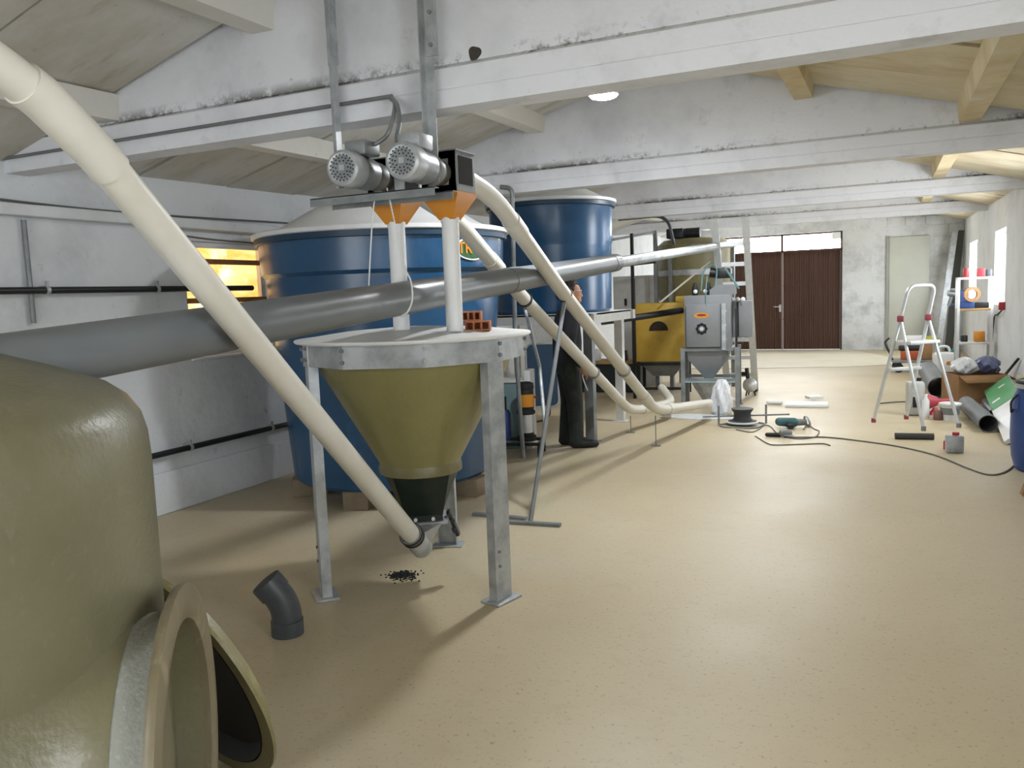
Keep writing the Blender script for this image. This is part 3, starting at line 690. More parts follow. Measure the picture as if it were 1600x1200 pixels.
C2=Vector((-3.70,9.2,0)); PZ=1.42
blue_tank(C2,PZ,2.2,2.68,.7,.715,.735,.17,'blue round tank with white lid raised on a white frame beyond the person')
t=thing('tank_platform','white painted steel platform carrying the farther blue tank','platform',(-3.7,9.1,0))
X0_,X1_,YA,YB=-4.5,-2.98,8.42,9.9
for x,y,mm in((X0_,YA,M_wpaint),(X1_,YA,M_steel),(X0_,YB,M_wpaint),(X1_-.12,YB,M_wpaint)):
    b=B(); b.box((x,y,.66),(.1,.1,1.3)); b.box((x,y,.006),(.18,.18,.012)); obj('leg',b,mm,t)
for y in(YA,YB): obj('cross_beam',B().box(((X0_+X1_)/2,y,PZ-.06),(X1_-X0_+.16,.1,.11)),M_wpaint,t)
for x in(X0_,X1_): obj('side_beam',B().box((x,(YA+YB)/2,PZ-.06),(.1,YB-YA-.1,.11)),M_wpaint,t)
obj('deck',B().box(((X0_+X1_)/2,(YA+YB)/2,PZ-.012),(X1_-X0_+.1,YB-YA+.1,.02)),M_wpaint,t)

# ------------------------------------------------------------------ two cream auger tubes from the motors to the far machines
def auger_tube(pts, r, label, rings, name='auger_tube'):
    t=thing(name,label,'tube',(pts[-1].x,pts[-1].y,0),'cream auger tubes')
    P=fillet(pts,.3,9); obj('tube_run',B().sweep(P,r,28),M_cream,t)
    for (i,f) in rings:
        a,b_=pts[i],pts[i+1]; d=(b_-a).normalized(); c=a.lerp(b_,f); obj('joint_collar',B().pipe(c-d*.1,c+d*.1,r+.007,.006,28),M_cream,t)
    return t
uB=Vector((U[1][0]-.035,3.79,2.30)); uC=Vector((U[0][0]-.035,3.79,2.28))
B0=uB+Vector((.0,.1,0)); B1=pt(772,308,d=4.75); Bm=pt(881,459,d=6.3); B2=pt(1024,642,d=8.62); B3=pt(1108,630,d=10.2)
auger_tube([B0,B1,Bm,B2,B3],.053,'cream plastic auger tube from right motor down to the grey machine',[(1,.25),(2,.86),(3,.25)])
C0=uC+Vector((.0,.1,-.01)); Ca=pt(712,342,d=5.2); Cm=pt(811,459,d=6.5); Cb=pt(985,643,d=9.5); Cc=pt(1052,630,d=10.4); Cd=pt(1034,606,d=11.2)
auger_tube([C0,Ca,Cm,Cb,Cc,Cd],.054,'cream plastic auger tube from left motor down to the yellow bin',[(1,.55),(3,.35)])
def on(a,b_,f): return a.lerp(b_,f)
def ring_clip(c,d,r): return B().pipe(c-d*.012,c+d*.012,r+.012,.012,24)
dB=(Bm-B1).normalized(); dC=(Cb-Cm).normalized()
# support stand (A frame)
fB=.40; fC=.36
def nearest_f(a,b_,px):
    best=0;bd=1e9
    for k in range(101):
        q=a.lerp(b_,k/100); e=q-CAM; x=800+FPX*e.dot(RT)/e.dot(FW)
        if abs(x-px)<bd: bd=abs(x-px); best=k/100
    return best
fB=1.0; fC=nearest_f(Ca,Cb,822)
hb=Bm; hcn=Cm+dC*.12
base=pt(829,817); base.z=0
t=thing('tube_stand','grey steel stand of two slanting poles holding up the cream tubes','stand',base)
obj('ring_clip',ring_clip(hb,dB,.053),M_blackp,t); obj('ring_clip',ring_clip(hcn,dC,.054),M_blackp,t)
lowB=hb-Vector((0,0,.075)); lowC=hcn-Vector((0,0,.075))
obj('pole',B().sweep([base+Vector((0,0,.01)),lowB],.016,12),M_steel,t)
jn=base.lerp(lowB,.42)
obj('pole',B().sweep([lowC,lowC.lerp(jn,.5)+Vector((.04,0,0)),jn],.014,12),M_galv,t)
b=B(); a1=pt(876,823); a0=pt(795,818); b.bar((a0.x,a0.y,.012),(a1.x,a1.y,.012),.05,.02); obj('foot_bar',b,M_galv_d,t)
b=B(); a0=pt(740,805); a1=pt(822,813); b.bar((a0.x,a0.y,.012),(a1.x,a1.y,.012),.05,.02); obj('foot_bar',b,M_galv_d,t)
bb_=pt(812,812,d=1); 
# thin rods holding tubes off the floor
for (c,px,py,lab) in ((B2,1033,690,'thin steel rod below the bend of the nearer cream tube'),(Cb,991,672,'thin steel rod below the bend of the farther cream tube')):
    q=Vector((c.x,c.y,0)); b=B(); b.sweep([q+Vector((0,0,.005)),q+Vector((0,0,c.z-.05))],.006,8); b.box((q.x,q.y,.004),(.1,.05,.008)); one('support_rod',b,M_galv_d,lab,'rod','rods below the cream tubes')
for k,(a,b_,px,r,lab) in enumerate(((Bm,B2,975,.053,'dark clip ring around the nearer cream tube low down'),(Cm,Cb,927,.054,'dark clip ring around the farther cream tube halfway down'))):
    f=nearest_f(a,b_,px); d=(b_-a).normalized(); one('clip_ring',ring_clip(on(a,b_,f),d,r),M_galv_d,lab,'clip','clip rings on the cream tubes')
# thin vertical pipe behind tubes
b=B(); x0=pt(803,480,d=6.6); one('hanging_pipe',B().sweep(fillet([pt(782,292,Y=7.3),pt(800,294,Y=7.3),Vector((pt(803,480,Y=7.3).x,7.3,1.2)),Vector((pt(803,480,Y=7.3).x+.02,7.35,.02))],.08,6),.022,12),M_galv_d,'thin grey pipe bent from the second beam down between the blue tanks','pipe')

# ------------------------------------------------------------------ person
pf=pt(893,698); pf.z=0
fd=Vector((.86,.52,0)).normalized(); ld=Vector((-fd.y,fd.x,0))
PM=Matrix((fd,ld,Vector((0,0,1)))).transposed().to_4x4(); PM.translation=pf
def q(x,y,z): return PM@Vector((x,y,z))
per=thing('person','person in dark work clothes and glasses standing in profile behind the cream tubes','person',pf)
b=B()
def cap(b,a,c,ra,rc): b.capsule(q(*a),q(*c),ra,rc)
# body (skin)
cap(b,(-.02,0,.98),(0,0,1.32),.12,.13); cap(b,(0,0,1.4),(.03,0,1.54),.062,.055)
b.ball(q(.05,0,1.655),.1,PM.to_3x3().to_4x4() and None,18,(1,.86,1.12))
b.ball(q(.075,0,1.595),.07,None,14,(1.05,.8,.9)); cap(b,(.14,0,1.645),(.155,0,1.615),.012,.017); cap(b,(.13,0,1.56),(.135,0,1.575),.022,.02)
for s in(-1,1):
    cap(b,(.035,s*.09,1.66),(.03,s*.092,1.62),.018,.012)
    cap(b,(0,s*.19,1.42),(-.03,s*.235,1.13),.055,.045); cap(b,(-.03,s*.235,1.13),(.09,s*.23,.9),.042,.032)
    # hand
    cap(b,(.09,s*.23,.89),(.115,s*.23,.82),.032,.034)
    for k in range(4):
        yy=s*(.205+.017*k) ; cap(b,(.12+.012*(k%2),yy,.81),(.14,yy,.775),.0105,.01); cap(b,(.14,yy,.775),(.135,yy,.74+.006*abs(k-1.5)),.0095,.008)
    cap(b,(.12,s*.2,.86),(.155,s*.195,.825),.012,.011); cap(b,(.155,s*.195,.825),(.165,s*.2,.79),.011,.009)
    so2=.05 if s<0 else -.03; cap(b,(-.02,s*.085,.95),(.015+so2*.4,s*.1,.5),.07,.045); cap(b,(.015+so2*.4,s*.1,.5),(-.01+so2,s*.1,.1),.045,.035); cap(b,(-.02+so2,s*.1,.07),(.1+so2,s*.11,.05),.03,.025)
mod_remesh(obj('body',b,M_skin,per),.0075,3,.4)
b=B()   # jacket
cap(b,(-.02,-.04,.9),(-.015,-.05,1.15),.145,.15); cap(b,(-.02,.04,.9),(-.015,.05,1.15),.145,.15); cap(b,(-.015,-.05,1.15),(-.01,-.07,1.36),.15,.125); cap(b,(-.015,.05,1.15),(-.01,.07,1.36),.15,.125)
cap(b,(-.01,-.15,1.42),(-.01,.15,1.42),.085,.085); cap(b,(-.005,0,1.44),(.012,0,1.5),.085,.07)
for s in(-1,1):
    cap(b,(0,s*.19,1.41),(-.035,s*.24,1.12),.085,.07); cap(b,(-.035,s*.24,1.12),(.08,s*.23,.915),.068,.05)
mod_remesh(obj('jacket',b,M_cloth,per),.014,3,.5)
b=B()
for s in(-1,1):
    st_=.05 if s<0 else -.03
    cap(b,(-.02,s*.085,.93),(.015+st_*.4,s*.1,.5),.12,.088); cap(b,(.015+st_*.4,s*.1,.5),(-.01+st_,s*.1,.1),.088,.078)
cap(b,(-.02,-.06,.95),(-.02,.06,.95),.13,.13)
mod_remesh(obj('trousers',b,M_cloth2,per),.014,3,.5)
for s in(-1,1):
    st_=.05 if s<0 else -.03
    b=B(); cap(b,(-.04+st_,s*.1,.06),(.08+st_,s*.11,.05),.055,.05); cap(b,(.08+st_,s*.11,.048),(.19+st_,s*.115,.042),.048,.04); cap(b,(-.04+st_,s*.1,.06),(-.03+st_,s*.1,.14),.05,.055)
    sh=mod_remesh(obj('shoe',b,M_black,per),.012,3,.4)
b=B(); b.ball(q(.032,0,1.685),.106,None,18,(1.0,.93,1.0)); b.ball(q(-.0,0,1.64),.09,None,16,(.9,.95,1.0)); b.box((.14,0,1.62),(.12,.3,.2),PM)
# cut the face away from the hair
b=B()
for k in range(60):
    a=random.uniform(0,2*PI); z=random.uniform(-.1,1); r=math.sqrt(max(0,1-z*z)); x,y=r*math.cos(a),r*math.sin(a)
    if x>.35 and z<.72: continue
    if x>0.05 and z<.15: continue
    b.ball(q(.04+.088*x,.08*y,1.665+.1*z),.03,None,8)
for k in range(24):
    a=random.uniform(PI*.6,PI*1.4); z=random.uniform(-.6,.1); b.ball(q(.035+.085*math.cos(a),.08*math.sin(a),1.66+.1*z),.026,None,8)
mod_remesh(obj('hair',b,M_hair,per),.009,2,.4)
b=B()
for s in(-1,1):
    b.sweep([q(.145,s*.02,1.668),q(.142,s*.062,1.668),q(.125,s*.075,1.668),q(.03,s*.092,1.675)],.003,6); b.lathe([(.018,-.001),(.021,-.001),(.021,.002),(.018,.002)],frame(q(.147,s*.034,1.66),fd),16,caps=False)
b.sweep([q(.15,-.016,1.667),q(.15,.016,1.667)],.003,6)
obj('glasses',b,M_wpaint,per)
b=B(); b.sweep(spline([q(.1,-.15,.86),q(.11,-.18,.76),q(.13,-.17,.7),q(.16,-.165,.62)],6),.006,8); obj('cloth_strap',b,M_white,per)

# ------------------------------------------------------------------ pump cart and things between the tanks
cp=pt(826,716); cp.z=0
ca=.25; cm=TR((cp.x-.22,cp.y+.18,0),ca)
t=thing('pump_cart','black low steel frame carrying an upright yellow and black pump by the large tank','pump',(cp.x-.22,cp.y+.18,0))
f=B()
for sx in(-1,1):
    for sy in(-1,1): f.box((sx*.27,sy*.16,.06),(.035,.035,.12),cm)
for sy in(-1,1): f.box((0,sy*.16,.13),(.575,.035,.03),cm)
for sx in(-1,1): f.box((sx*.27,0,.13),(.035,.3,.03),cm)
obj('cart_frame',f,M_blackp,t)
pc=cm@Vector((.12,0,0)); pm=Matrix.Translation((pc.x,pc.y,0))
obj('pump_base',B().lathe([(.1,.145),(.1,.19),(.075,.21),(.075,.23)],pm,24),M_black,t)
obj('pump_cylinder',B().lathe([(.072,.23),(.072,.42)],pm,24),M_alu,t)
obj('pump_flange',B().lathe([(.09,.42),(.1,.44),(.08,.47)],pm,24),M_black,t)
obj('motor_shell',B().lathe([(.078,.47),(.085,.49),(.085,.66),(.08,.68)],pm,24),M_black,t)
obj('motor_cover',B().lathe([(.09,.5),(.09,.63)],pm,24,a0=-2.6,a1=.2,caps=False),mat('pump_orange','d08a22',.45),t)
obj('motor_cap',B().lathe([(.086,.68),(.09,.69),(.086,.74),(.05,.755),(.001,.757)],pm,24),M_black,t)
b=B(); pp=[cm@Vector(v) for v in((.2,0,.6),(.33,.02,.55),(.36,.04,.42),(.3,.05,.35),(.22,.04,.33))]; b.sweep(spline(pp),.012,8); obj('hose',b,mat('brown_hose','5a3a2c',.5),t)
b=B(); b.lathe([(.06,.15),(.07,.2),(.07,.42),(.05,.46)],Matrix.Translation(cm@Vector((-.12,.03,0))),18); obj('second_pump',b,mat('pump_blue','2a3f7a',.45),t)
b=B(); b.sweep([cm@Vector((-.12,.03,.44)),cm@Vector((-.12,.03,.6))],.03,12); obj('valve_stem',b,M_black,t)
wp=cm@Vector((-.15,.42,0)); 
t=thing('control_cabinet','pale teal sheet metal cabinet with white edge behind the pump cart','cabinet',(wp.x,wp.y,0)); wm=TR((wp.x,wp.y,0),ca)
obj('cabinet_body',B().box((0,0,.36),(.42,.3,.72),wm,bev=.01),M_teal,t); obj('cabinet_side',B().box((.25,-.02,.42),(.07,.32,.84),wm,bev=.006),M_white,t); obj('cabinet_top',B().box((0,0,.73),(.46,.34,.025),wm,bev=.006),M_white,t)
obj('vent_slot',B().box((.262,-.175,.62),(.04,.02,.16),wm),M_black,t)
# blue board with frame leaning by the left wall
bb=pt(866,606); mb=frame((-4.72,11.9,0.02),(0,0,1))
t=thing('blue_board','blue rounded board with pale rim leaning on the left wall behind the tanks','board',(-4.75,11.6,0))
a=pt(824,606,d=11.9); c=pt(868,606,d=11.9)
u=(c-a); u.z=0; u.normalize(); lean=Vector((0,0,1)).lerp(Vector((-u.y,u.x,0)),.16).normalized(); org=Vector((a.x,a.y,.01)); nrm=u.cross(lean)
M4=Matrix((u,lean,nrm)).transposed().to_4x4(); M4.translation=org
def rrect(w,h,r,n=5):
    o=[]
    for cx,cy,a0 in((w-r,r,-PI/2),(w-r,h-r,0),(r,h-r,PI/2),(r,r,PI)):
        o+=[(cx+r*math.cos(a0+PI/2*k/n),cy+r*math.sin(a0+PI/2*k/n)) for k in range(n+1)]
    return o
obj('panel',B().prism(rrect(.45,.92,.09),0,.03,M4),M_navy,t)
b=B(); rr=rrect(.45,.92,.09); b.sweep([M4@Vector((x,y,.015)) for x,y in rr+[rr[0]]],.018,8); obj('rim',b,M_galv,t)

# ------------------------------------------------------------------ grey bagging machine
ga=pt(1155,640); ga.z=0; gb=ga-Vector((.985,.12,0)).normalized()*.76
u=(ga-gb).normalized(); gn=Vector((-u.y,u.x,0))    # gn points away from the viewer
gw=(ga-gb).length; gc=(ga+gb)/2+gn*.3
GM=Matrix((u,gn,Vector((0,0,1)))).transposed().to_4x4(); GM.translation=Vector((gc.x,gc.y,0))
HW=gw/2; 
t=thing('bagging_machine','grey steel machine with square box, fan vent and funnel on four legs','machine',gc)
for sx in(-1,1):
    for sy in(-1,1):
        b=B(); x=sx*(HW-.02); y=sy*.28; b.box((x,y,.42),(.055,.055,.84),GM); b.box((x,y,.005),(.1,.1,.01),GM); obj('leg',b,M_galv_d,t)
for sy in(-1,1): obj('leg_rail',B().box((0,sy*.28,.4),(gw,.03,.04),GM),M_galv_d,t)
bw=HW*.80
bx=obj('machine_box',B().box((-.03,0,1.19),(2*bw,.52,.72),GM,bev=.006),M_mgrey,t)
pn=obj('front_panel',B().box((-.08,-.285,1.14),(1.5*bw,.06,.58),GM,bev=.008),M_mgrey,t)
b=B()
for k in range(8):
    a=2*PI*k/8; b.box((-.1+.06*math.cos(a),-.318,1.1+.06*math.sin(a)),(.035,.008,.035),GM)
for k in range(1): b.lathe([(.045,0),(.07,0),(.07,.006),(.045,.006)],GM@frame((-.1,-.316,1.1),(0,-1,0)),20,caps=False)
fg=obj('fan_guard',b,M_black,pn); obj('fan_hub',B().cyl(GM@Vector((-.1,-.313,1.1)),GM@Vector((-.1,-.325,1.1)),.026,n=14),M_alu,fg)
b=B(); b.lathe([(.001,0),(.05,0)],GM@Matrix.Translation((-.1,-.317,1.28))@Matrix.Rotation(PI/2,4,'X')@Matrix.Diagonal((2.0,.75,1,1)),24,caps=False); em=obj('emblem',b,M_orange,pn,'small orange oval emblem')
b=B(); b.lathe([(.001,0),(.03,0)],GM@Matrix.Translation((-.1,-.3195,1.285))@Matrix.Rotation(PI/2,4,'X')@Matrix.Diagonal((2.1,.5,1,1)),20,caps=False); obj('emblem_mark',b,mat('emblem_red','7a3020',.5),em)
multi('bolt',[B().cyl(GM@Vector((bw-.1,-.26,z)),GM@Vector((bw-.1,-.272,z)),.018,n=10) for z in(.95,1.14,1.33)],M_alu,bx)
obj('edge_strip',B().box((.0+bw*.62,-.295,1.12),(.05,.07,.62),GM),M_galv,t)
obj('box_flange',B().box((-.03,0,.815),(2*bw+.08,.58,.04),GM),M_galv_d,t)
z0,z1=.8,.42; h0,h1=bw-.03,.07
q=[(-.03+sx*h,sy*d_,z) for z,h,d_ in((z0,h0,.24),(.68,h0*.97,.24),(z1,h1,.07),(.37,h1,.07)) for sx,sy in((-1,-1),(1,-1),(1,1),(-1,1))]
b=B(); b.add(q,[(4*j+k,4*j+(k+1)%4,4*j+4+(k+1)%4,4*j+4+k) for j in range(3) for k in range(4)],GM); obj('funnel',b,M_mgrey,t)
obj('tray',B().box((0,-.05,.375),(gw-.02,.5,.012),GM),M_lblue,t)
b=B(); b.lathe([(HW*.72,.365),(HW*.7,.32),(.13,.1),(.12,.06)],GM,28,caps=False); obj('lower_funnel',b,M_galv,t)
# equipment on top
multi('air_regulator',[B().lathe([(.035,1.55),(.045,1.58),(.045,1.63),(.02,1.72)],GM@Matrix.Translation((x,-.12,0)),14) for x in(-.2,-.02)],M_black,t)
multi('gauge',[B().ball(GM@Vector((x,-.17,1.6)),.03,None,10) for x in(-.19,-.06,.03)],M_white,t)
obj('sloped_cover',B().prism([(.0,1.55),(.0,1.62),(.1,1.68),(.34,1.68),(.34,1.55)],-.2,.1,GM@Matrix(((1,0,0,0),(0,0,1,0),(0,1,0,0),(0,0,0,1)))),M_mgrey,t)
b=B(); b.box((.16,.2,1.84),(.2,.18,.14),GM@Matrix.Rotation(.0,4,'Y'),bev=.02); b.cyl(GM@Vector((-.02,.2,1.86)),GM@Vector((.1,.2,1.84)),.07); obj('top_motor',b,M_blackp,t)
b=B(); b.sweep(spline([GM@Vector(v) for v in((-.12,-.1,1.6),(-.1,.05,1.86),(.0,.1,1.95),(.08,.05,1.9),(.06,-.05,1.62))]),.011,8); b.sweep(spline([GM@Vector(v) for v in((.2,-.05,1.9),(.3,-.1,1.75),(.38,-.12,1.62))]),.014,8); b.sweep(spline([GM@Vector(v) for v in((-.04,-.31,1.4),(-.04,-.3,1.6),(-.03,-.2,1.8))]),.008,8); obj('air_hose',b,mat('teal_hose','5f8688',.5),t)
sb=obj('side_box',B().box((HW+.03,.3,1.2),(.26,.3,.5),GM,bev=.006),M_mgrey,t); obj('side_door_seam',B().box((HW-.03,.145,1.2),(.025,.012,.48),GM),M_black,sb); obj('side_pipe',B().box((HW-.04,-.06,.75),(.03,.03,1.2),GM),M_blackp,t)
multi('valve',[B().ball(GM@Vector((HW+x,.2,1.47)),.035,None,10) for x in(-.1,-.03,.04)],M_white,t)
# compressor-like vessel at its right foot
cv=pt(1172,618); cv.z=0
t=thing('small_vessel','small shiny steel vessel with fittings beside the grey machine','vessel',cv); obj('vessel_body',B().ball(cv+Vector((0,0,.16)),.11,None,20),M_alu,t); multi('foot',[B().cyl(cv+Vector((.08*math.cos(a),.08*math.sin(a),0)),cv+Vector((.05*math.cos(a),.05*math.sin(a),.1)),.012,n=8) for a in(0,2,4)],M_blackp,t); b=B(); b.cyl(cv+Vector((-.03,0,.26)),cv+Vector((-.05,0,.42)),.03,n=10); b.box(cv+Vector((-.12,.02,.33)),(.12,.05,.06)); obj('fitting',b,M_blackp,t)
# white bag hanging at the machine outlet
sg=pt(1128,648); sg.z=0
b=B(); b.lathe([(.05,.46),(.07,.42),(.085,.38),(.1,.34),(.112,.28),(.12,.22),(.125,.16),(.122,.1),(.118,.05),(.09,.005),(.001,.0)],Matrix.Translation((sg.x,sg.y,0)),64,rf=lambda a,z:1+.13*math.sin(a*5+z*14)+.08*math.sin(a*11-z*25)+.05*math.sin(a*17+z*40))
one('white_sack',b,M_bag,'crumpled white plastic sack slumped under the grey machine funnel','sack')
pc_=pt(1090,652); b=B(); gg=[(pc_.x+.45*math.cos(2*PI*k/16)*(1+.2*math.sin(3*k)),pc_.y+.22*math.sin(2*PI*k/16)) for k in range(16)]; b.prism(gg,.002,.012); one('plastic_sheet',b,M_bag,'thin white plastic film spread on floor below the cream tube','sheet')

# yellow bin on a black stand, in front of the second olive silo
yc=pt(1034,560,d=12.6); yb=Vector((yc.x,yc.y,0)); ym=Matrix((u,gn,Vector((0,0,1)))).transposed().to_4x4(); ym.translation=yb
t=thing('yellow_bin','yellow square steel bin with dark round port on a black stand','bin',yb)
yw=.39
obj('bin_body',B().box((0,.3,.99),(2*yw,.6,.9),ym,bev=.008),M_yellow,t)
b=B(); n=18; ps=[(.13*math.cos(PI*k/n),.13*math.sin(PI*k/n)) for k in range(n+1)]; b.prism(ps,0,.012,ym@Matrix.Translation((-.04,-.002,1.02))@Matrix.Rotation(PI/2,4,'X')); obj('port',b,mat('dark_brown_port','2c1f16',.7),t)
b=B(); b.lathe([(.13,0),(.145,0),(.145,.02),(.13,.02)],ym@Matrix.Translation((-.04,-.004,1.02))@Matrix.Rotation(PI/2,4,'X'),18,caps=False,a0=0,a1=PI); obj('port_rim',b,M_blackp,t)
b=B(); b.add([(sx*h,.3+sy*h*.8,z) for z,h in((.54,.36),(.3,.16)) for sx,sy in((-1,-1),(1,-1),(1,1),(-1,1))],[(k,(k+1)%4,4+(k+1)%4,4+k) for k in range(4)],ym); obj('bin_funnel',b,M_galv_d,t)
for sx in(-1,1):
    for sy in(0,1): obj('leg',B().box((sx*(yw-.03),.02+sy*.56,.27),(.05,.05,.54),ym),M_blackp,t)
for z in(.12,.5): obj('leg_rail',B().box((0,.02,z),(2*yw,.04,.04),ym),M_blackp,t)
obj('cap_block',B().box((yw-.1,.15,1.49),(.16,.14,.09),ym,bev=.02),M_yellow,t)
# second silo
sc_=pt(1085,430,d=13.6); so=Vector((sc_.x,sc_.y,0))
t=thing('second_silo','olive fibreglass silo with galvanised band on grey legs behind the yellow bin','silo',so); ms=Matrix.Translation(so)
obj('silo_body',B().lathe([(.16,.7),(.6,1.5),(.6,2.36),(.5,2.44),(.001,2.5)],ms,40),M_olive,t)
obj('silo_band',B().lathe([(.604,1.86),(.62,1.86),(.62,1.95),(.604,1.95)],ms,40,caps=False),M_galv,t)
for k in range(3):
    a=-2.0+2*PI*k/3; b=B(); p=so+Vector((.62*math.cos(a),.62*math.sin(a),0)); b.bar((p.x,p.y,0),(p.x-.0*math.cos(a),p.y,2.3),.1,.06); obj('leg',b,M_galv_d,t)
b=B(); b.box((so.x-.25,so.y-.2,2.55),(.28,.22,.16),bev=.02); b.cyl((so.x-.1,so.y-.2,2.55),(so.x+.15,so.y-.2,2.55),.08); obj('top_motor',b,M_blackp,t)
# steel frame near it
t=thing('steel_frame','dark and grey post frame with a bent top pipe beside the yellow bin','frame',pt(1000,600,d=12.9)*1)
t.location.z=0
p1=pt(992,600,d=12.5); p2=pt(1028,600,d=13.5); 
obj('post',B().box((p1.x,p1.y,1.25),(.045,.045,2.5)),M_blackp,t); obj('post',B().box((p2.x,p2.y,1.3),(.06,.06,2.6)),M_galv_d,t)
b=B(); b.bar((p1.x-.8,p1.y-.2,2.35),(p2.x,p2.y,2.58),.04,.04); obj('cross_bar',b,M_galv_d,t)
b=B(); b.bar((p1.x-.9,p1.y-.1,1.98),(p2.x,p2.y,2.1),.05,.05); obj('cross_bar',b,M_blackp,t)
b=B(); b.sweep(fillet([pt(966,343,d=12.9),pt(1043,336,d=12.9),pt(1053,382,d=12.9)],.25,8),.025,10); obj('bent_pipe',b,M_dpipe,t)
b=B(); b.sweep([pt(1032,472,d=12.3),pt(1110,408,d=12.3)],.014,8); one('diagonal_rod',b,M_cream,'thin pale rod slanting up above the yellow bin','rod')
b=B(); b.sweep([pt(940,503,d=11.2),pt(1000,495,d=11.3),pt(1066,485,d=11.5)],.045,14); one('black_hose',b,M_blackp,'thick black hose running level to the grey machine','hose')

# low bench behind, by the left wall
bn=pt(938,604,d=13.4); bn.z=0
t=thing('work_bench','low dark cabinet bench with pale wooden top behind the tank platform','bench',bn)
bm_=TR((bn.x,bn.y,0),.1); obj('bench_body',B().box((0,.3,.24),(1.3,.6,.46),bm_),M_navy if 0 else mat('dark_slate_paint','20282c',.6),t); obj('bench_top',B().box((0,.28,.49),(1.36,.66,.04),bm_,bev=.005),M_wood,t)
obj('door_gap',B().box((-.05,-.003,.24),(.012,.01,.42),bm_),M_black,t)
for k,(x,l,col,w_,h_) in enumerate(((.35,'small black power tool lying on the pale bench top',M_black,.16,.12),(-.4,'small black case lying at the left of the bench top',M_blackp,.26,.1),(-.1,'small white box standing on the bench behind the cream tubes',M_white,.16,.2))):
    p=bm_@Vector((x,.15,.511)); b=B(); b.box((p.x,p.y,p.z+h_/2),(w_,.14,h_),bev=.02)
    if k==0: b.box((p.x+.05,p.y,p.z+.14),(.05,.1,.06),bev=.01); b.box((p.x-.06,p.y,p.z+.13),(.06,.06,.04),bev=.01)
    one('bench_item',b,col,l,'tool',loc=p)
# electrical cabinet on wall behind frame
cbp=pt(985,440,X=XL+.02)
ec=pt(1000,500,d=14.2)
t=thing('wall_cabinet','pale grey tall cabinet with dark latches beyond the farther blue tank','cabinet',(ec.x,ec.y,0))
obj('cabinet_body',B().box((ec.x-.1,ec.y+.2,.95),(.75,.4,1.9),bev=.01),M_wpaint,t); multi('latch',[B().box((ec.x-.1+x,ec.y-.005,1.45),(.04,.02,.12)) for x in(-.15,-.02)],M_black,t); obj('door_seam',B().box((ec.x-.08,ec.y-.002,.95),(.008,.01,1.8)),M_blackp,t)

# aluminium ladder against beam three
lf=pt(1180,612); lf.z=0; lt=pt(1184,338,Y=12.05)
l2=pt(1140,618); l2.z=0; lw=.40
dirx=Vector((-.9,-.16,0)).normalized(); 
ra0=lf; ra1=Vector((lf.x+.05,11.93,2.62)); rb0=lf+dirx*.42; rb1=ra1+dirx*.42+Vector((0,0,.0))
t=thing('leaning_ladder','aluminium ladder with flat rungs leaning behind the grey machine','ladder',lf)
for a,c in((ra0,ra1),(rb0,rb1)): obj('rail',B().bar(a+Vector((0,0,.02)),c,.06,.1,dirx),M_alu,t)
for k in range(1,9): f=k/9.3; obj('rung',B().bar(ra0.lerp(ra1,f),rb0.lerp(rb1,f),.03,.06),M_alu,t)
for a in(ra0,rb0): obj('rubber_foot',B().box((a.x,a.y,.025),(.06,.09,.05),bev=.006),M_black,t)

# ------------------------------------------------------------------ things on the floor in the middle
rc=pt(1160,664); rc.z=0
t=thing('cable_reel','dark cable drum lying on floor in a light wire stand','cable reel',rc); mr=Matrix.Translation(rc)
obj('drum',B().lathe([(.17,.03),(.17,.045),(.12,.06),(.1,.09),(.1,.15),(.125,.185),(.13,.2),(.001,.2)],mr,28),mat('dark_wound_cable','3a3d40',.6,var=.3,vscale=40,stretch=(1,1,6)),t)
obj('drum_rim',B().lathe([(.17,.028),(.185,.03),(.185,.045),(.17,.05)],mr,28,caps=False),M_wpaint,t)
b=B()
for p in((-.26,-.1),(.26,.1)):
    b.sweep([rc+Vector((p[0],p[1],.01)),rc+Vector((p[0],p[1],.24))],.012,8)
b.sweep([rc+Vector((-.45,-.1,.1)),rc+Vector((.52,.16,.12))],.01,8); b.sweep(fillet([rc+Vector(v) for v in((-.26,-.1,.01),(-.2,-.25,.01),(.2,-.25,.01),(.26,.1,.01),(.0,.25,.01),(-.26,-.1,.01))],.08),.009,8)
obj('wire_stand',b,M_galv_d,t)
dp=pt(1232,668); dp.z=0
t=thing('power_drill','teal and black power tool with grey head lying among cables','power tool',dp)
dm=TR(dp,.3); obj('housing',B().capsule(dm@Vector((-.1,0,.07)),dm@Vector((.06,0,.06)),.05,.055),mat('teal_tool','3a6468',.45),t); obj('handle',B().box((0,-.08,.035),(.07,.16,.05),dm,bev=.015),M_black,t); obj('gear_head',B().cyl(dm@Vector((.1,0,.06)),dm@Vector((.2,.0,.06)),.042,.035),M_galv_d,t); obj('guard',B().lathe([(.06,0),(.07,0),(.07,.02),(.06,.02)],dm@frame((.2,.0,.065),(1,.2,.3)),18,caps=False),M_galv,t)
gp_=pt(1218,683); gp_.z=0
t=thing('hand_grinder','small black handled grinder with metal head lying before the teal tool','power tool',gp_); gm=TR(gp_,.1)
obj('handle',B().capsule(gm@Vector((-.13,0,.025)),gm@Vector((.0,0,.025)),.022,.025),M_black,t); obj('grinder_head',B().capsule(gm@Vector((.03,0,.045)),gm@Vector((.1,.02,.045)),.04,.035),M_galv_d,t); obj('disc',B().cyl(gm@Vector((.09,0,.02)),gm@Vector((.09,0,.03)),.06,n=20),M_galv,t)
def cable(px,label,r=.006,m=None):
    pts=[pt(x,y) for x,y in px]; b=B(); b.sweep([Vector((p.x,p.y,r)) for p in spline(pts,7)],r,7); return one('cable',b,m or M_cable,label,'cable','cables on the floor')
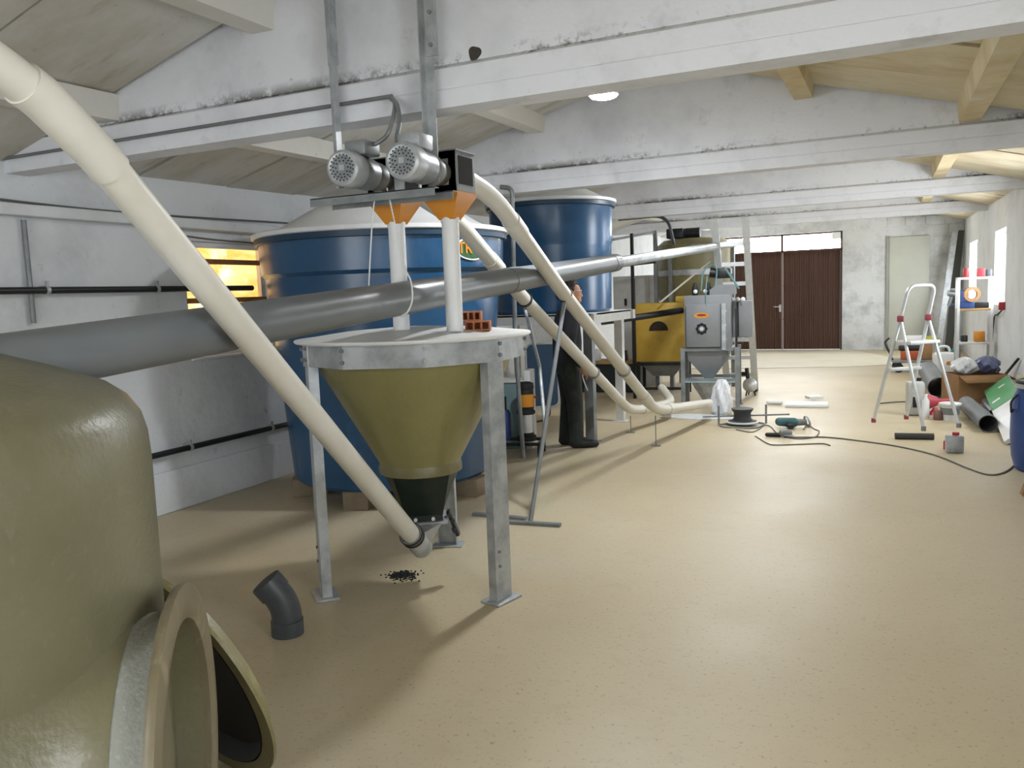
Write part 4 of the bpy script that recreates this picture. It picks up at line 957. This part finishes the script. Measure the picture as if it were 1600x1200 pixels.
cable([(1225,684),(1265,684),(1290,684),(1330,688),(1400,698),(1460,712),(1510,732),(1545,743),(1572,738),(1590,722),(1600,705)],'long grey cable snaking across the floor to the blue barrel',.007)
cable([(1180,682),(1200,694),(1215,696),(1250,695),(1285,694),(1297,697)],'short grey cable end lying nearest the viewer below the tools')
cable([(1255,672),(1262,664),(1272,671),(1280,675),(1272,684),(1240,686),(1215,678),(1205,668),(1195,665),(1185,672),(1172,676),(1150,672)],'tangled grey cable looping between the cable reel and the teal tool')
cable([(1375,631),(1400,629),(1430,628)],'thin dark rod-like cable lying left of the step ladder',.008)
wb_=pt(1262,638); wb_.z=0
t=one('foam_board',B().box((0,0,.02),(.55,.34,.035),TR(pt(1260,634),.1),bev=.006),M_white,'white foam board lying flat on the floor beyond the power tools','board',loc=pt(1260,634))
p_=pt(1272,627); one('foam_offcut',B().box((0,0,.06),(.2,.16,.04),TR(p_,.5),bev=.008),M_white,'white foam offcut resting on the larger white board','board',loc=p_+Vector((0,0,.04)))
p_=pt(1210,632); one('white_cup',B().capsule(p_+Vector((-.08,0,.03)),p_+Vector((.08,0,.03)),.028,.028),M_white,'small white tube lying left of the foam boards','tube')

# ------------------------------------------------------------------ step ladder
F=[pt(1365,660),pt(1416,655),pt(1443,673),pt(1498,668)]
for v_ in F: v_.z=0
hl=pt(1420,506,d=10.0); hr=pt(1464,503,d=10.2)
mid0=(F[0]+F[1])/2; mid1=(F[2]+F[3])/2
def lerp(a,b_,f): return a.lerp(b_,f)
wv=((F[1]-F[0])+(F[3]-F[2])).normalized(); 
apex=mid0.lerp(mid1,.46); HZ=1.22; hw=.19
hl=apex-wv*hw+Vector((0,0,HZ)); hr=apex+wv*hw+Vector((0,0,HZ))
t=thing('step_ladder','aluminium step ladder with looped handrail standing open on the floor','step ladder',apex)
ol=hl+(hl-F[0]).normalized()*.38; orr=hr+(hr-F[1]).normalized()*.38
hoop=fillet([F[0]+Vector((0,0,.02)),ol+Vector((0,0,.0)),orr,F[1]+Vector((0,0,.02))],.1,8)
obj('handrail_frame',B().sweep(hoop,.02,12),M_alu,t)
for a,c in((F[2],hl),(F[3],hr)): obj('rear_leg',B().sweep([a+Vector((0,0,.02)),c],.018,12),M_alu,t)
for k,f in enumerate((.28,.52,.78)):
    a=F[0].lerp(hl,f); c=F[1].lerp(hr,f); dpt=.09 if k<2 else .26
    mid=(a+c)/2; fwd=(mid1-mid0).normalized(); ms_=Matrix((wv,fwd,Vector((0,0,1)))).transposed().to_4x4(); ms_.translation=mid+fwd*(dpt/2-.03)
    if k==0: continue
    obj('tread' if k<2 else 'platform',B().box((0,0,0),((c-a).length,dpt,.035),ms_,bev=.004),M_alu,t)
a=F[0].lerp(hl,.26); c=F[1].lerp(hr,.26); 
for h_ in(hl,hr): obj('hinge',B().box(h_,(.07,.09,.07),bev=.012),mat('maroon_plastic','8a3a44',.5),t)
for f_ in F: obj('rubber_foot',B().cyl(f_,f_+Vector((0,0,.05)),.026,n=12),mat('maroon_plastic','8a3a44',.5) if f_ in F[:2] else M_steel,t)
# bar, can, bottle
a=pt(1398,686); c=pt(1459,687); a.z=c.z=.034; one('black_bar',B().sweep([a,c],.033,16),mat('dark_tube','3c3d3d',.5),'short dark grey tube offcut lying before the step ladder','tube')
cn=pt(1491,707); cn.z=0
t=thing('solvent_can','rectangular metal can with red screw cap on the floor','can',cn); mc=TR(cn,.15); obj('can_body',B().box((0,0,.085),(.15,.09,.165),mc,bev=.012),M_galv,t); obj('cap',B().cyl(mc@Vector((.01,0,.168)),mc@Vector((.01,0,.195)),.03,n=16),M_red,t)
bo=pt(1478,702); bo.z=0
t=thing('small_bottle','little red bottle with white nozzle standing left of the metal can','bottle',bo); obj('bottle_body',B().lathe([(.024,0),(.024,.075),(.012,.09)],Matrix.Translation(bo),14),M_red,t); obj('nozzle',B().lathe([(.012,.09),(.01,.11),(.003,.135)],Matrix.Translation(bo),12),M_white,t)

# ------------------------------------------------------------------ clutter along the right wall
def pvc(a,c,r,label):
    a=Vector((a.x,a.y,r)); c=Vector((c.x,c.y,r)); b=B(); b.pipe(a,c,r,.008,36); return one('plastic_pipe',b,M_gpipe_m,label,'pipe','grey pipes along the right wall')
e1=pt(1467,622); e2=pt(1458,585); d_=Vector((-.02,1,0)).normalized(); pvc(e1,e1+d_*2.5,.145,'thick grey pipe lying on floor behind the step ladder')
e2=pt(1544,676); pvc(e2,e2+Vector((-.06,1,0)).normalized()*1.55,.095,'grey pipe lying on floor beneath the leaning green and white board')
e3=pt(1540,640); e3=Vector((e2.x+.1,e2.y+.9,0)); b=B(); b.pipe(e3+Vector((.05,0,.075)),e3+Vector((.05,.95,.075)),.06,.006,24); one('plastic_pipe',b,M_dpipe,'thin dark grey pipe lying in the shade beside the thicker grey pipe','pipe','grey pipes along the right wall')
# barrel
bc=Vector((1.215,8.05,0)); t=thing('plastic_barrel','blue plastic barrel with black clamped lid at the right wall','barrel',bc); mb_=Matrix.Translation(bc)
obj('barrel_body',B().lathe([(.2,0),(.235,.02),(.262,.12),(.275,.3),(.272,.5),(.25,.64),(.228,.69),(.228,.72)],mb_,48),M_bbarrel,t); obj('clamp_ring',B().lathe([(.228,.705),(.248,.71),(.248,.745),(.228,.75)],mb_,48,caps=False),M_galv,t); obj('barrel_lid',B().lathe([(.24,.735),(.243,.765),(.22,.775),(.2,.76),(.001,.76)],mb_,48),M_black,t)
b=B(); b.sweep(fillet([bc+Vector(v) for v in((-.235,-.09,.66),(-.285,-.1,.6),(-.28,-.1,.5),(-.265,-.08,.53))],.03),.009,8); obj('clamp_lever',b,M_black,t)
# leaning board green / white
t=thing('leaning_board','white panel with green printed end leaning from clutter down to floor','board',pt(1568,692))
t.location.z=0
p0=pt(1572,695); p0.z=.02; p1=pt(1540,612,d=10.6)
ud=(p1-p0); L_=ud.length; ud.normalize(); sd=Vector((.75,.25,.62)); sd=(sd-ud*sd.dot(ud)).normalized(); nb_=ud.cross(sd); M4=Matrix((sd,ud,nb_)).transposed().to_4x4(); M4.translation=p0
obj('panel',B().box((.16,L_/2,0),(.34,L_,.04),M4,bev=.004),M_white,t); sgn=1 if nb_.dot(CAM-p0)>0 else -1
lbp=obj('green_end',B().box((.16,L_*.76,sgn*.0215),(.335,L_*.46,.003),M4),M_green,t); b=B(); b.box((.08,L_*.66,sgn*.0245),(.1,.08,.002),M4); b.box((.2,L_*.86,sgn*.0245),(.08,.06,.002),M4); obj('white_mark',b,M_white,lbp)
# cardboard box
cbx=pt(1508,640); cbx.z=0; cbx=Vector((1.02,12.45,0)); t=thing('cardboard_box','open brown cardboard box full of bags by the shelf','box',cbx); cm_=TR(cbx,.35)
b=B(); [b.box((sx*.3,0,.19),(.012,.5,.38),cm_) for sx in(-1,1)]; [b.box((0,sy*.25,.19),(.6,.012,.38),cm_) for sy in(-1,1)]; b.box((0,0,.01),(.6,.5,.02),cm_); obj('box_walls',b,M_card,t)
b=B(); b.add([(-.3,-.25,.38),(.3,-.25,.38),(.27,-.42,.3),(-.27,-.42,.3)],[(0,1,2,3)],cm_); b.add([(.3,-.25,.38),(.3,.25,.38),(.45,.22,.3),(.45,-.22,.3)],[(0,1,2,3)],cm_); o_=obj('flap',b,M_card,t); sm=o_.modifiers.new('thick','SOLIDIFY'); sm.thickness=.008
obj('shipping_label',B().add([(-.02,-.255,.16),(.22,-.255,.16),(.22,-.255,.32),(-.02,-.255,.32)],[(0,1,2,3)],cm_),M_white,t)
for k,(v,r,mm,lab) in enumerate((((-.12,.0,.36),.15,M_bag,'crumpled white plastic bag in the cardboard box'),((.2,.09,.36),.16,M_bluegrey,'crumpled blue grey plastic bag on the cardboard box'))):
    c_=cm_@Vector(v); b=B(); b.lathe([(.001,0)]+[(r*(math.sin(PI*(.12+.88*j/12)))**.6+.001,.02+.22*j/12) for j in range(12)]+[(.001,.245)],Matrix.Translation(c_),56,rf=lambda a,z,k=k:1+.13*math.sin(a*3+z*30+k*2)+.09*math.sin(a*7-z*45)+.06*math.sin(a*13+z*60)); one('plastic_bag',b,mm,lab,'bag')
# jerrycan and white sacks
jc=pt(1474,588); jc.z=0; jc=Vector((.84,15.75,0)); t=thing('jerrycan','large translucent white jerrycan with handle beside the grey pipe','jerrycan',jc); jm=TR(jc,.1)
obj('can_body',B().box((0,0,.2),(.34,.24,.4),jm,bev=.05),M_white,t); b=B(); b.sweep(fillet([jm@Vector(v) for v in((-.1,0,.38),(-.08,0,.5),(.06,0,.5),(.1,0,.38))],.05),.022,10); obj('handle',b,M_white,t); obj('warning_label',B().box((.05,-.122,.22),(.06,.004,.06),jm),M_orange,t); obj('cap',B().cyl(jm@Vector((.12,0,.4)),jm@Vector((.12,0,.44)),.035,n=14),mat('teal_cap','3a8a8a',.5),t)
# low trolley with tool boxes
tp=pt(1424,586); tp=Vector((.4,16.4,0)); t=thing('flat_trolley','low grey trolley on dark wheels behind the step ladder','trolley',tp); tm=TR(tp,.05)
obj('deck',B().box((0,0,.2),(.75,.5,.05),tm,bev=.01),M_steel,t)
for sx in(-1,1):
    for sy in(-1,1): obj('wheel',B().cyl(tm@Vector((sx*.27,sy*.2-.03,.085)),tm@Vector((sx*.27,sy*.2+.03,.085)),.085,n=18),M_black,t)
b=B(); b.sweep(fillet([tm@Vector(v) for v in((-.36,-.1,.22),(-.5,-.1,.55),(-.42,-.1,.62))],.06),.018,10); obj('push_handle',b,M_blackp,t)
for k,(v,dm_,mm,lab) in enumerate((((-.08,-.05,.226),(.3,.24,.16),mat('orange_red_case','a8502c',.5),'orange red tool case lying on the low trolley'),((.2,0,.226),(.16,.26,.3),M_card,'brown upright box at the right end of the low trolley'),((-.08,0,.388),(.36,.26,.09),M_blackp,'flat dark case on top of the orange tool case'),((.0,.0,.48),(.3,.2,.17),M_white,'white box on top of the pile on the low trolley'))):
    p=tm@Vector(v); one('tool_case',B().box((p.x,p.y,p.z+dm_[2]/2),dm_,bev=.015),mm,lab,'case','cases on the low trolley',loc=p)
p=tm@Vector((.22,0,.53)); b=B(); b.capsule(p+Vector((-.04,0,.06)),p+Vector((.1,0,.06)),.05,.05); b.box(p+Vector((0,0,.02)),(.1,.08,.04)); one('yellow_tool',b,M_ygreen,'yellow green hand tool lying on the brown box of the trolley','tool')
# bucket, funnel, bottle, jug near the ladder foot
bk=pt(1484,656); bk.z=0; t=thing('white_bucket','small white bucket with grey band and lid behind the step ladder leg','bucket',bk); mk=Matrix.Translation(bk)
obj('bucket_body',B().lathe([(.085,0),(.105,.18)],mk,24),M_white,t); obj('label_band',B().lathe([(.098,.07),(.105,.15)],mk,24,caps=False),mat('grey_band','7d8284',.5),t); obj('bucket_lid',B().lathe([(.108,.175),(.12,.18),(.12,.2),(.1,.205),(.001,.2)],mk,24),M_white,t)
fn_=pt(1458,648); fn_.z=0; b=B(); b.lathe([(.1,0),(.05,.12),(.03,.14),(.025,.3)],frame(fn_+Vector((-.08,0,.16)),(1,.1,.05)),22,caps=False); b.lathe([(.104,0),(.054,.12)],frame(fn_+Vector((-.08,0,.16)),(1,.1,.05)),22,caps=False); b.lathe([(.08,0),(.02,.09)],Matrix.Translation(fn_+Vector((.02,0,0))),18)
one('red_funnel',b,M_pink,'pinkish red plastic funnel lying beside the white bucket','funnel')
bt=pt(1446,652); bt.z=0; one('white_bottle',B().lathe([(.04,0),(.042,.02),(.042,.2),(.018,.24),(.018,.28)],Matrix.Translation(bt),18),M_white,'tall white plastic bottle standing left of the red funnel','bottle')
jg=pt(1466,656); jg.z=0; one('small_jar',B().lathe([(.05,0),(.055,.02),(.055,.09),(.04,.11)],Matrix.Translation(jg),18),mat('brown_jar','7a5a50',.5,var=.3),'small brownish jar standing before the red funnel','jar')
gs=pt(1432,650); gs.z=0; t=thing('grey_canister','tall grey plastic canister with dark handle under the step ladder','canister',gs); gm_=TR(gs,.2); obj('canister_body',B().box((0,.08,.21),(.2,.16,.42),gm_,bev=.04),mat('grey_plastic','b9bab4',.5,var=.15),t); obj('handle_hole',B().box((-.02,-.003,.17),(.05,.01,.13),gm_,bev=.004),M_black,t); obj('canister_cap',B().cyl(gm_@Vector((.04,.08,.42)),gm_@Vector((.04,.08,.46)),.03),M_blackp,t)

# shelf unit
sx0=pt(1502,592); so_=Vector((1.03,14.6,0)); W_,D_,H_=.46,.42,1.66
so_=Vector((1.2,14.9,0))
t=thing('shelf_unit','white metal shelf unit with four levels of clutter by the right wall','shelf',so_)
for sx in(-1,1):
    for sy in(-1,1): obj('post',B().box((so_.x+sx*W_/2,so_.y+sy*D_/2,H_/2),(.04,.04,H_)),M_wpaint,t)
SZ=[.12,.62,1.15,1.64]
for z in SZ: obj('shelf',B().box((so_.x,so_.y,z),(W_,D_,.035),bev=.004),M_wpaint if z!=1.15 else M_wood,t)
items=[(-.12,1.66,'red and white striped tin on the top shelf','tin','cyl',M_red,.09,.14),(.08,1.66,'small red box on the top shelf','box','box',M_red,.1,.13),(.19,1.66,'dark grey box at the right end of top shelf','box','box',M_dpipe,.07,.11),
(-.1,1.17,'blue tool box on the shelf below the top','box','box',M_bbarrel,.2,.12),(.1,1.17,'black tray of tools on the shelf below the top','tray','box',M_blackp,.2,.09),(-.04,1.27,'brown round coil standing above the blue tool box','coil','ring',M_card,.1,.26),
(.08,.64,'orange and white carton on the third shelf','carton','box',M_orange,.15,.16),(-.13,.64,'black tin on the third shelf','tin','cyl',M_black,.1,.1),(-.1,.14,'dark bottle on the lowest shelf','bottle','cyl',M_black,.07,.2),(.08,.14,'pale green bowl on the lowest shelf','bowl','cyl',M_ygreen,.15,.08)]
for (x,z,lab,cat,kind,mm,wd,ht) in items:
    p=Vector((so_.x+x,so_.y-.05,z)); b=B()
    if kind=='box': b.box((p.x,p.y,p.z+ht/2),(wd,.16,ht),bev=.01)
    elif kind=='cyl': b.lathe([(wd/2,0),(wd/2,ht*.9),(wd/2*.85,ht)],Matrix.Translation(p),18)
    else: b.lathe([(.07,-.03),(.12,-.03),(.12,.03),(.07,.03),(.07,-.03)],frame(p+Vector((0,-.08,.12)),(.2,-1,0)),24,caps=False)
    one(cat+'_on_shelf',b,mm,lab,cat,'things on the shelf unit',loc=p)
# vice / machine left of the shelf
vp=pt(1497,470,d=14.0); t=thing('bench_tool','grey and blue bench tool on a stand left of the shelf','tool',(vp.x,vp.y,0)); obj('stand_post',B().box((vp.x+.02,vp.y,.6),(.07,.07,1.2)),M_steel,t); obj('tool_head',B().box((vp.x+.06,vp.y,1.33),(.16,.16,.22),bev=.03),M_bbarrel,t); b=B(); b.cyl((vp.x-.02,vp.y,1.38),(vp.x-.16,vp.y-.02,1.4),.05); b.cyl((vp.x-.1,vp.y,1.34),(vp.x-.14,vp.y,1.18),.03); b.box((vp.x-.05,vp.y-.05,1.46),(.14,.06,.05),bev=.01); obj('spindle',b,M_galv_d,t); obj('tool_table',B().box((vp.x+.02,vp.y,1.2),(.24,.2,.03),bev=.004),M_bbarrel,t)
# leaning boards in the far corner
for k,(x0,x1,y_,wd,mm,lab) in enumerate(((.98,1.3,20.6,.12,M_galv,'pale narrow plank leaning in the far right corner'),(1.2,1.42,20.9,.16,mat('dark_board','4c4d4b',.7),'dark tall plank leaning on the right wall in the corner'))):
    b=B(); b.bar((x0,y_,.0),(x1,y_+.5,2.72),wd,.03,(0,1,0)); zmin=min(v[2] for v in b.v); b.v=[(v[0],v[1],v[2]-zmin) for v in b.v]; one('leaning_plank',b,mm,lab,'plank')
# pale panel on the far wall
pa=pt(1390,367,Y=Y1); pb=pt(1453,365,Y=Y1); t=thing('wall_panel','tall pale grey green door panel standing on the far wall','panel',((pa.x+pb.x)/2,Y1-.03,0))
obj('panel_sheet',B().box(((pa.x+pb.x)/2,Y1-.035,1.34),(pb.x-pa.x,.04,2.66),bev=.006),M_panel,t); obj('panel_edge',B().box((pa.x-.03,Y1-.03,1.35),(.05,.05,2.7)),mat('grey_jamb','9a9c98',.6),t)
# socket and cable on right wall
sk=pt(1569,478,X=XR-.01); t=thing('wall_socket','red industrial socket below the right hand window with hanging cable','socket',(XR-.04,sk.y,sk.z-.05)); obj('socket_body',B().box((XR-.04,sk.y,sk.z),(.08,.1,.12),bev=.012),M_red,t); b=B(); b.sweep(spline([Vector((XR-.03,sk.y,sk.z-.05)),Vector((XR-.06,sk.y+.3,sk.z-.14)),Vector((XR-.03,sk.y+1.0,sk.z-.2)),Vector((XR-.03,sk.y+1.2,sk.z-.5)),Vector((XR-.05,sk.y+1.1,sk.z-.8)),Vector((XR-.04,sk.y+.7,.35)),Vector((XR-.1,sk.y+1.0,.12))],7),.012,8); obj('socket_cable',b,M_black,t)
# dark sticks, blocks, pot against the right wall
for k,(a,c,r,lab) in enumerate(((pt(1552,608,d=11.9),pt(1591,561,X=1.49),.018,'long black pole leaning up against the right wall'),(pt(1545,602,d=12.3),pt(1562,577,X=1.46),.016,'short black pole leaning next to the long black pole'))):
    one('black_pole',B().sweep([a,c],r,10),M_blackp,lab,'pole','poles by the right wall')
for k,(x,y,z,h,lab) in enumerate(((1.33,10.4,0,.52,'dark upright plastic profile behind the leaning board'),(1.42,9.6,0,.56,'dark grey profile nearest the barrel on the right wall'))):
    b=B(); b.box((0,0,h/2),(.1,.1,h),TR((x,y,z),.3)@Matrix.Rotation(.18,4,'Y'),bev=.01); zm=min(v[2] for v in b.v); b.v=[(v[0],v[1],v[2]-zm) for v in b.v]; one('dark_profile',b,M_dpipe,lab,'profile')
b=B(); b.prism([(1.44,9.8),(1.51,9.8),(1.51,11.9),(1.44,11.9)],0,.42); one('cream_crate',b,mat('cream_board','c8c2a0',.7,var=.15),'long cream board standing on edge along the right wall behind clutter','board')
b=B(); b.lathe([(.07,.0),(.1,.2),(.105,.22)],Matrix.Translation((1.4,9.0,.76)),20); b.box((1.4,9.0,.38),(.16,.16,.76),bev=.01)
one('pot_stand',b,M_blackp,'black pot on a dark post behind the blue barrel','pot')
bq_=pt(1599,775); b=B(); b.bar((bq_.x,bq_.y,.0),(bq_.x+.09,bq_.y+.03,.28),.04,.04); zm=min(v[2] for v in b.v); b.v=[(v[0],v[1],v[2]-zm) for v in b.v]; one('wooden_stick',b,M_card,'brown wooden stick standing at the right edge before the barrel','stick')

# ------------------------------------------------------------------ wall services on the left
def wallpipe(z,y0,y1,label,clips,r=.024):
    t=thing('wall_pipe',label,'pipe',(XL+.07,y0,z)); obj('pipe_run',B().sweep([(XL+.07,y0,z),(XL+.07,y1,z)],r,14),M_blackp,t)
    for y in clips:
        b=B(); b.pipe((XL+.07,y-.012,z),(XL+.07,y+.012,z),r+.008,.008,18); b.box((XL+.03,y,z+.02),(.06,.02,.02)); b.box((XL+.08,y,z+r+.02),(.012,.02,.04)); obj('pipe_clip',b,M_galv,t)
zl=pt(0,452,X=XL+.07).z; wallpipe(1.80,-2,5.75,'black pipe with metal clips running along left wall at head height',[.5,2.2,pt(73,452,X=XL+.07).y,pt(245,448,X=XL+.07).y])
zl=pt(237,712,X=XL+.07).z; wallpipe(.50,-2,8.0,'black pipe with metal clips running low along the left wall',[1,2.5,pt(297,696,X=XL+.07).y,pt(424,668,X=XL+.07).y])
yv=pt(40,420,X=XL).y; t=one('vertical_conduit',B().sweep([(XL+.03,yv,1.58),(XL+.03,yv,2.27)],.016,10),M_galv_d,'grey vertical conduit on left wall crossing the upper black pipe','conduit')
b=B(); b.sweep(spline([(XL+.03,-2,2.5),(XL+.03,2,2.44),(XL+.03,4.2,2.38),(XL+.03,6.5,2.42)],8),.008,7); one('wall_cable',b,M_cable,'upper thin dark cable sagging along the left wall above ledge','cable','cables on the left wall')
b=B(); b.sweep(spline([(XL+.04,-2,2.42),(XL+.04,3,2.40),(XL+.04,4.3,2.34),(XL+.12,5.0,2.22),(XL+.25,5.8,2.18)],8),.008,7); one('wall_cable',b,M_cable,'lower thin dark cable drooping from left wall to the blue tank','cable','cables on the left wall')

# ------------------------------------------------------------------ round high-bay lamps under the ridge: the first real, the rest unseen and added
def lamp(x,y,z,label):
    t=thing('high_bay_lamp',label,'lamp',(x,y,z),'high bay lamps'); m=Matrix.Translation((x,y,z))
    obj('lamp_housing',B().lathe([(.1,.0),(.104,.01),(.1,.03),(.07,.05),(.06,.1),(.02,.12),(.001,.12)],m,28),M_white,t)
    obj('lamp_glass',B().lathe([(.096,.002),(.085,-.012),(.05,-.022),(.001,-.026)],m,28,caps=False),M_lampglass,t)
    obj('lamp_rod',B().sweep([(x,y,z+.11),(x,y,roofz(x,y)-.1)],.008,8),M_steel,t)
LP=pt(943,149,Y=5.5)
lamp(LP.x,5.5,LP.z,'glowing round lamp hanging between the first and second beams')
lamp(LP.x,-2.2,LP.z-.05,'added unseen round lamp hanging behind the viewer')  # unseen lamp added to brighten the foreground
lamp(LP.x,9.7,LP.z,'added round lamp hidden between the second and third beams')  # added lamp, kept out of sight to light the middle bay
lamp(LP.x,14.3,LP.z+.05,'added round lamp hidden between the third and fourth beams')  # added lamp, out of sight, lights the far bay
# hole in the nearest beam web, a disc coloured like its shaded inside
hp=pt(741,83,Y=3.63); b=B(); b.lathe([(.001,.004),(.03,.004),(.034,.0)],frame((hp.x,3.634,hp.z),(0,-1,0)),20,caps=False,rf=lambda a,z:1+.12*math.sin(3*a+1)); obj('web_hole_shade',b,mat('hole_shade','4b443e',.9,var=.5,vscale=40),ceil)
